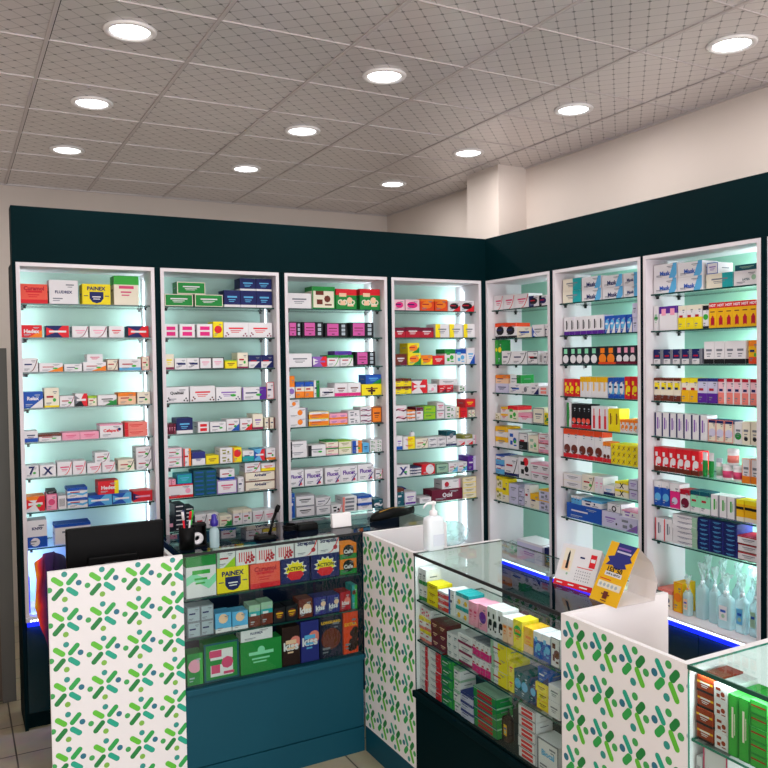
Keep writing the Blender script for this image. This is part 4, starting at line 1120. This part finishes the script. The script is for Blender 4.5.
def draw_yel(f):
    f.poly([(.3, 1), (.3, .78), (.08, .74), (.2, .68), (.1, .6), (.35, .62), (.5, .56), (.85, .62), (.75, .68), (.95, .74), (.85, .8), (.95, 1)], 'indigo')
    f.text('155*50', 'black', .55, .7, .1); f.rect(.2, .8, .44, .51, 'white'); f.text('SAFE & GENTLE', 'black', .475, .5, .04)
    f.rect(.1, .5, .37, .385, 'red'); f.rect(.1, .92, .23, .34, 'cream')
    for i in range(5): f.circ(.2+.14*i, .285, .03, 'silver')
    f.ell(.42, .13, .08, 'gold', .03); f.rect(.35, .65, .13, .15, 'brown'); f.rect(.42, .58, .07, .19, 'brown'); f.rect(.4, .6, .03, .045, 'brown'); f.rect(.35, .85, .84, .87, 'lilac')
    f.rect(.35, .8, .9, .93, 'violet')
tent('desk_calendar', (-1.305, -2.225, HT+.001), -math.pi/2+.15, .175, .155, .42, 'white', draw_cal, 'white and red desk calendar standing on the middle glass counter', [(.13, .02), (.12, .0005)])
tent('desk_calendar', (-1.318, -2.43, HT+.001), -math.pi/2-.05, .135, .215, .5, 'gold', draw_yel, 'tall yellow desk calendar with dark blue splash beside the red one', [(.16, .13), (.185, .06), (.17, .0005)])
# monitor on the checkout counter
t = thing('computer_monitor', (-2.64, -.76, .766), 'black computer monitor seen from behind above the left counter', 'monitor')
o = boxo('screen', -.185, .24, -.02, .015, .14, .42, BLACK, t, .006)
boxo('bezel', -.182, .237, .015, .02, .143, .417, mat('display_panel', '#050507', .1), t)
bm = new_bm(); bx(bm, -.1, .12, -.04, -.02, .17, .29); obj('rear_housing', bm, BLACK, t, .008)
bm = new_bm(); bx(bm, -.03, .04, -.05, -.035, .0, .26); obj('stand', bm, BLKM, t, .004)
bm = new_bm(); bx(bm, -.12, .13, -.11, .09, 0, .012); obj('foot', bm, BLKM, t, .004)
# chair with a many-coloured shawl
t = thing('office_chair', (-2.56, -.26, 0), 'dark office chair behind the left counter, mostly hidden', 'chair')
bm = new_bm(); bx(bm, -.235, .235, -.2, -.15, .5, .98); obj('backrest', bm, BLKM, t, .02)
bm = new_bm(); bx(bm, -.22, .22, -.17, .16, .42, .49); obj('seat', bm, BLKM, t, .02)
bm = new_bm(); tube(bm, [(0, 0, .06), (0, 0, .42)], .025)
obj('column', bm, CHROME, t)
for k in range(5):
    a = k*2*math.pi/5+.3; bm = new_bm(); tube(bm, [(0, 0, .09), (.26*math.cos(a), .26*math.sin(a), .055)], .018); lg = obj('leg', bm, BLACK, t)
    bm = new_bm(); lathe(bm, [(.0001, 0), (.025, .004), (.028, .02), (.025, .05), (.0001, .055)], .26*math.cos(a), .26*math.sin(a), 12); obj('caster', bm, BLACK, lg)
def shawl_mat():
    mm = bpy.data.materials.new('rainbow_cloth'); mm.use_nodes = True; nt = mm.node_tree; b = nt.nodes['Principled BSDF']
    tc = nt.nodes.new('ShaderNodeTexCoord'); sp = nt.nodes.new('ShaderNodeSeparateXYZ'); nt.links.new(tc.outputs['Object'], sp.inputs[0])
    n = nt.nodes.new('ShaderNodeTexNoise'); n.inputs['Scale'].default_value = 14
    nt.links.new(tc.outputs['Object'], n.inputs['Vector'])
    ad = nt.nodes.new('ShaderNodeMath'); ad.operation = 'MULTIPLY_ADD'; nt.links.new(n.outputs['Fac'], ad.inputs[0]); ad.inputs[1].default_value = .03; nt.links.new(sp.outputs[0], ad.inputs[2])
    mr = nt.nodes.new('ShaderNodeMapRange'); mr.inputs[1].default_value = 0; mr.inputs[2].default_value = .11; nt.links.new(ad.outputs[0], mr.inputs[0])
    cr = nt.nodes.new('ShaderNodeValToRGB'); e = cr.color_ramp.elements
    e[0].position = 0; e[0].color = lin('#f2c81a'); e[1].position = 1; e[1].color = lin('#160e3a')
    for p_, c_ in ((.1, '#f2791a'), (.2, '#e0262a'), (.32, '#8a1c4a'), (.45, '#3a1558')): q = e.new(p_); q.color = lin(c_)
    nt.links.new(mr.outputs[0], cr.inputs[0]); nt.links.new(cr.outputs[0], b.inputs['Base Color']); b.inputs['Roughness'].default_value = .9
    return mm
bm = new_bm(); g = []
N1, N2 = 22, 26
for i in range(N1+1):
    row = []
    for j in range(N2+1):
        u = i/N1; v = j/N2
        x = .0 + .15*u
        top = 1.035 - .10*(abs(u-.42)*1.6)**2
        z = top - v*(.45 if u > .3 else .20 + .8*u)
        if v < .12: y = .02*math.sin(v/.12*math.pi/2); y = -y
        else: y = -.02
        y += -.008*math.sin(u*22 + v*3) - .01*v
        x += (u-.5)*.03*v
        row.append(bm.verts.new((x, y, z)))
    g.append(row)
for i in range(N1):
    for j in range(N2): f = bm.faces.new((g[i][j], g[i+1][j], g[i+1][j+1], g[i][j+1])); f.smooth = True
o = obj('shawl', bm, shawl_mat(), None); o.location = (-2.925, -.50, 0); s_ = o.modifiers.new('thick', 'SOLIDIFY'); s_.thickness = .012
tag(o, 'rainbow coloured cloth hanging behind the left edge of the left counter', 'cloth')
# pen cup, pens
t = thing('pen_cup', (-2.338, -.955, HT+.0005), 'black pen cup on the glass top beside the tape dispenser', 'pen cup')
bm = new_bm(); lathe(bm, [(.034, 0), (.036, .1), (.033, .1), (.031, .006), (.0001, .006)], n=20); obj('cup', bm, BLACK, t)
for k, (dx, dy, c, lb) in enumerate(((-.012, -.008, 'red', 'red pen with white cap leaning in the black pen cup'), (.008, -.012, 'white', 'white pen standing in the middle of the black pen cup'),
                          (.018, .006, 'leaf', 'green pen leaning right in the black pen cup'), (-.005, .014, 'navy', 'dark blue pen at the back of the black pen cup'))):
    t = thing('pen', (-2.338+dx*.4, -.955+dy*.4, HT+.009), lb, 'pen', 'pens in the pen cup')
    bm = new_bm(); tube(bm, [(0, 0, 0), (dx*1.0, dy*1.0, .125)], .0045); obj('barrel', bm, pm(c), t)
    bm = new_bm(); tube(bm, [(dx*1.0, dy*1.0, .125), (dx*1.35, dy*1.35, .162)], .0062); obj('cap', bm, pm(('white', 'red', 'leaf', 'navy')[k]), t)
t = thing('tape_dispenser', (-2.285, -.93, HT+.0005), 'black tape holder with white roll beside the pen cup', 'tape dispenser')
bm = new_bm(); bx(bm, -.035, .035, -.03, -.024, 0, .115); bx(bm, -.035, .035, .024, .03, 0, .115); bx(bm, -.035, .035, -.024, .024, 0, .008); bx(bm, -.035, -.03, -.024, .024, .008, .115); bx(bm, .03, .035, -.024, .024, .008, .06)
# window cut through the front plate shows the roll
bm.free(); bm = new_bm()
bx(bm, -.037, .037, -.026, .026, 0, .008); bx(bm, -.037, -.03, -.026, .026, .008, .105); bx(bm, .03, .037, -.026, .026, .008, .105); bx(bm, -.03, .03, -.026, .026, .095, .105); bx(bm, -.03, .03, .02, .026, .008, .095)
obj('holder', bm, BLACK, t, .002)
bm = new_bm(); lathe(bm, [(.0125, -.010), (.027, -.010), (.027, .010), (.0125, .010), (.0125, -.010)], n=20); o = obj('tape_roll', bm, WHITE, t); o.rotation_euler.x = math.pi/2; o.location = (0, 0, .037)
# spray bottle
t = thing('spray_bottle', (-2.225, -1.0, HT+.0005), 'clear spray bottle with dark violet cap on the left glass counter', 'bottle')
bm = new_bm(); lathe(bm, [(.0001, 0), (.02, .001), (.022, .006), (.022, .075), (.017, .088), (.009, .094), (.009, .1)], n=20); obj('body', bm, BLUEPL, t)
bm = new_bm(); lathe(bm, [(.012, .098), (.018, .102), (.018, .12), (.012, .134), (.012, .148), (.006, .152)], n=16); obj('cap', bm, mat('violet_cap', '#2b1a8c', .4), t)
# barcode scanner on a bent stand
t = thing('desk_stand', (-1.965, -.945, HT+.0005), 'black bent stand with flat foot on the left glass counter', 'desk stand')
bm = new_bm(); rbox(bm, .1, .07, 0, .015, .02, top=[(1, 0), (1, .012), (.85, .018)]); obj('foot', bm, BLACK, t)
bm = new_bm(); tube(bm, [(.02, 0, .010), (.032, 0, .05), (.04, 0, .08), (.058, 0, .125)], [.009, .007, .007, .008]); obj('neck', bm, BLACK, t)
bm = new_bm(); tube(bm, [(.058, 0, .12), (.066, 0, .14), (.072, 0, .152)], [.011, .013, .009]); obj('head', bm, BLACK, t)
# sunglasses / cable heap
t = thing('card_reader', (-1.72, -.86, HT+.0005), 'black card reader with coiled cable left of the white card box', 'card reader')
bm = new_bm(); rbox(bm, .11, .07, 0, .03, .014, top=[(1, 0), (1, .02), (.9, .032)]); obj('body', bm, BLACK, t, .002)
bm = new_bm(); R0 = random.Random(2)
pts = [(-.085+.032*math.cos(a*.9)*(1+.1*R0.random()), .03*math.sin(a*.9), .006+.004*(a/3.5)) for a in range(0, 24)]
tube(bm, pts, .0045, 6); obj('cable', bm, BLACK, t)
t = thing('card_holder', (-1.548, -.905, HT+.0005), 'small white card box leaning on the left glass counter', 'card holder')
bm = new_bm(); bx(bm, -.052, .052, -.012, .012, 0, .07); o = obj('box', bm, WHITE, t, .003); o.rotation_euler.x = -.12
bm = new_bm(); bx(bm, -.045, .045, .012, .04, 0, .012); obj('stand', bm, WHITE, t, .003)
# black pouch with trailing strap
bm = new_bm(); prof = []
secs = [(-.15, .01, .012), (-.12, .035, .018), (-.08, .05, .024), (-.02, .055, .028), (.05, .05, .026), (.1, .035, .02), (.135, .018, .018), (.17, .008, .02)]
rings = []
for x, ry, rz in secs:
    rings.append([bm.verts.new((x, ry*math.cos(2*math.pi*k/12), rz + rz*.98*math.sin(2*math.pi*k/12))) for k in range(12)])
for a, b in zip(rings, rings[1:]):
    for k in range(12): f = bm.faces.new((a[k], a[(k+1)%12], b[(k+1)%12], b[k])); f.smooth = True
bm.faces.new(rings[0][::-1]); bm.faces.new(rings[-1])
o = obj('pouch', bm, BLACK); o.location = (-1.225, -.84, HT+.001); o.rotation_euler.z = .28
tag(o, 'long black pouch lying on the glass behind the corner panel', 'pouch')
z_ = obj('zip', (lambda b: (tube(b, [(-.1, -.012, .046), (0, -.012, .056), (.09, -.01, .044)], .0022, 6), b)[1])(new_bm()), mat('brass', '#b58a3a', .3, .8), o)

# ---------------------------------------------------------------- odd things on shelves
def bottle(loc, label, w, d, h, body, capc, group=None, nm='sanitiser_bottle', labelc=None, rz=-math.pi/2, wrap=False, seed=1, nozzle=True):
    t = thing(nm, loc, label, 'bottle', group, rz)
    bm = new_bm(); rbox(bm, w, d, 0, h*.7, min(w, d)*.3, top=[(.93, 0), (1, .004), (1, h*.62), (.92, h*.7), (.45, h*.78), (.25, h*.8)]); obj('body', bm, body, t)
    bm = new_bm(); r = w*.16
    prof = [(r, h*.795), (r, h*.87), (r*.5, h*.9)]
    if nozzle: prof += [(r*.45, h*.97), (r*.7, h*.975), (r*.7, h)]
    lathe(bm, prof, n=12); obj('cap', bm, capc, t)
    if labelc:
        bm = new_bm(); fc = Face(bm, w*.55, h*.34, -w*.27, h*.2, -d/2-.0005); fc.mi(labelc); fc.rect(0, 1, 0, 1, labelc); fc.rect(.15, .85, .55, .72, 'blue'); fc.circ(.5, .3, .14, 'sage'); obj('sticker', bm, fc.mats, t)
    if wrap:
        R_ = random.Random(seed); bm = new_bm(); rings = []
        for q in range(9):
            z = h*.72 + q*h*.07; sp_ = (.6 - .42*math.sin(min(q, 3)/3*math.pi/2) + (.09*max(0, q-3)))
            rings.append([bm.verts.new(((w*.6*sp_*(1+R_.uniform(-.35, .35)))*math.cos(2*math.pi*k/14), (d*.7*sp_*(1+R_.uniform(-.35, .35)))*math.sin(2*math.pi*k/14), z+R_.uniform(-.008, .008))) for k in range(14)])
        for a, b in zip(rings, rings[1:]):
            for k in range(14): bm.faces.new((a[k], a[(k+1)%14], b[(k+1)%14], b[k]))
        obj('plastic_wrap', bm, CLEAR, t)
    return t
BZ = .576
rowb = [(-1.665, .06, .045, .04, .16, 'peach', 'red'), (-1.735, .085, .062, .045, .22, None, None), (-1.815, .08, .055, .04, .22, None, None), (-1.895, .062, .08, .05, .21, 'white', None),
        (-1.98, .07, .06, .045, .22, 'sky', None), (-2.045, .08, .05, .045, .22, 'sage', None)]
posn = ['small bottle with orange label, first in the bagged bottle row', 'tall clear bottle in plastic bag, second in the bottle row', 'clear bottle in a bag, third in the bottle row',
        'wide bottle with white label in the middle of the bottle row', 'clear bottle with blue label, fifth in the bottle row', 'clear bottle with green label at right end of the row']
for k, (y, x, w, d, h, lc, cc_) in enumerate(rowb):
    bottle((x, y, BZ), posn[k], w, d, h, BLUEPL, MILK if k else pm('orange'), 'bagged sanitiser bottles in the seventh cabinet', labelc=lc, wrap=True, seed=k+3)
for k, y in enumerate((-1.70, -1.79, -1.88, -1.96, -2.03)):
    bottle((.17, y, BZ), f'bagged clear bottle in the back row, {ORD[k]} from the left, seventh cabinet', .055, .045, .235, BLUEPL, MILK, 'bagged sanitiser bottles in the seventh cabinet', wrap=True, seed=k+30)
box_thing('glove_box', (.05, -1.475, BZ), .095, .1, .12, 'cream', ['t:salmon:.2', 'cb:navy'], 'pale box at the left of the seventh cabinet floor', 'box', -math.pi/2)
box_thing('medicine_box', (.05, -1.58, BZ), .055, .155, .1, 'gold', ['fr:orange', 'ci:orange:.5:.5:.25'], 'upright golden box beside the bagged bottles', 'box', -math.pi/2)
# tubs and tubes on the sixth shelf of the seventh cabinet
def tub(y, z, lb, r=.024, h=.062, c='white', b='rose'):
    t = thing('pill_tub', (.075, y, z), lb, 'tub', 'pill tubs in the seventh cabinet', -math.pi/2)
    bm = new_bm(); lathe(bm, [(.0001, 0), (r*.95, 0), (r, .003), (r, h*.78), (r*.9, h*.8)], n=20); o = obj('body', bm, [pm('white')], t)
    bm = new_bm(); lathe(bm, [(r*1.012, h*.15), (r*1.012, h*.6)], n=20); obj('sticker', bm, [pm(b)], t)
    bm = new_bm(); lathe(bm, [(r, h*.8), (r*1.02, h*.82), (r*1.02, h*.98), (r*.9, h), (.0001, h)], n=20); obj('lid', bm, pm(c), t)
tub(-1.895, 1.3055, 'white tub with pink label, left of the lower pair', h=.075); tub(-1.955, 1.3055, 'white tub with pink label, right of the lower pair', h=.075)
tub(-1.925, 1.3812, 'white tub with pink and green label stacked on two tubs', .026, .078, 'white', 'salmon')
t = tub(-1.845, 1.3055, 'slim grey tub beside the green tubes, sixth shelf', .014, .1, 'silver', 'sage')
for k, y in enumerate((-1.765, -1.802)):
    t = thing('ointment_tube', (.07, y, 1.3055), ('left ', 'right ')[k] + 'green and white standing tube on the sixth shelf', 'tube', 'green tubes in the seventh cabinet', -math.pi/2)
    bm = new_bm(); lathe(bm, [(.011, 0), (.012, .022)], n=14); obj('cap', bm, pm('green'), t)
    bm = new_bm(); rings = []
    for q in range(6):
        f_ = q/5; z = .022 + .1*f_; rings.append([bm.verts.new(((.013+.003*f_)*math.cos(2*math.pi*j/14), (.013*(1-f_)+.001)*math.sin(2*math.pi*j/14), z)) for j in range(14)])
    for qi, (a, b) in enumerate(zip(rings, rings[1:])):
        for j in range(14): f = bm.faces.new((a[j], a[(j+1)%14], b[(j+1)%14], b[j])); f.smooth = True; f.material_index = 1 if qi < 3 else 0
    bm.faces.new(rings[-1]); obj('body', bm, [pm('white'), pm('green')], t)
# small white bottle on the sixth shelf of cabinet four
bottle((-.545, .1, 1.3845), 'small white pill bottle on top of boxes in the fourth cabinet', .032, .032, .055, pm('white'), pm('grey'), nm='pill_bottle', rz=0, nozzle=False)
# bottles in the middle glass counter
bottle((-1.45, -1.556-.50, .4855), 'small white bottle with blue label on the middle counter deck', .03, .03, .1, pm('white'), pm('sky'), nm='medicine_bottle', labelc='sky')
bottle((-1.45, -1.556-.545, .4855), 'dark bottle with yellow label, left one, middle counter deck', .034, .034, .12, pm('coffee'), pm('black'), 'dark bottles in the middle counter', nm='medicine_bottle', labelc='gold')
bottle((-1.45, -1.556-.585, .4855), 'dark bottle with yellow label, right one, middle counter deck', .034, .034, .12, pm('coffee'), pm('black'), 'dark bottles in the middle counter', nm='medicine_bottle', labelc='gold')
# crumpled things
def crumple(name, loc, sx, sy, sz, m_, label, cat, seed, rough=.25):
    bm = new_bm(); bmesh.ops.create_icosphere(bm, subdivisions=3, radius=1); R_ = random.Random(seed)
    for v in bm.verts:
        k_ = 1 + R_.uniform(-rough, rough*.6); v.co = Vector((v.co.x*sx*k_, v.co.y*sy*k_, max(0, (v.co.z*.5+.5))*sz*(1+R_.uniform(-rough, 0))))
    for v in bm.verts: v.co.z = max(v.co.z, 0)
    o = obj(name, bm, m_); o.location = loc; return tag(o, label, cat)
crumple('plastic_bag', (-.22, .13, .601), .13, .09, .2, CLEAR, 'crumpled clear plastic bag on the floor of the fourth cabinet', 'plastic bag', 5)
crumple('plastic_bag', (-.60, .212, .950), .085, .038, .105, pm('indigo'), 'dark blue crumpled bag at the back of the eighth shelf, fourth cabinet', 'bag', 8)
crumple('plastic_bag', (.11, -.13, .576), .07, .07, .09, CLEAR, 'crumpled clear plastic bag on the floor of the fifth cabinet', 'plastic bag', 6)
box_thing('pharmacy_carton', (.05, -.26, BZ), .26, .13, .16, 'lilac', ['t:white:.12', 'tx:violet'], 'long lilac box on the floor of the fifth cabinet', 'box', -math.pi/2)
box_thing('pharmacy_carton', (.06, -.53, BZ), .08, .12, .14, 'navy', ['tx:sky'], 'navy box right of the long lilac box, fifth cabinet floor', 'box', -math.pi/2)
box_thing('pharmacy_carton', (.05, -.76, BZ), .1, .09, .14, 'white', ['t:sky:.2', 'tx:grey'], 'white box on the floor of the sixth cabinet', 'box', -math.pi/2)
box_thing('medicine_box', (.06, -1.02, BZ), .09, .14, .12, 'yellow', ['tx:brown'], 'yellow box on the floor of the sixth cabinet behind the calendars', 'box', -math.pi/2)
# clear sachets lying at the right of the eighth shelf in cabinet one
for k in range(3):
    bm = new_bm(); bx(bm, -.055, .055, -.05, .05, 0, .012); bmesh.ops.subdivide_edges(bm, edges=bm.edges[:], cuts=3)
    R_ = random.Random(k)
    for v in bm.verts:
        if v.co.z > .005: v.co.z += R_.uniform(-.003, .006)
    o = obj('sachet', bm, pm('silver') if k % 2 else pm('white')); o.location = (-2.50+.012*k, .11, .9497+.0185*k); o.rotation_euler.z = .1*k
    tag(o, ('bottom', 'middle', 'top')[k] + ' flat packet of the pile on the eighth shelf, leftmost cabinet', 'packet', 'flat packets in the leftmost cabinet')
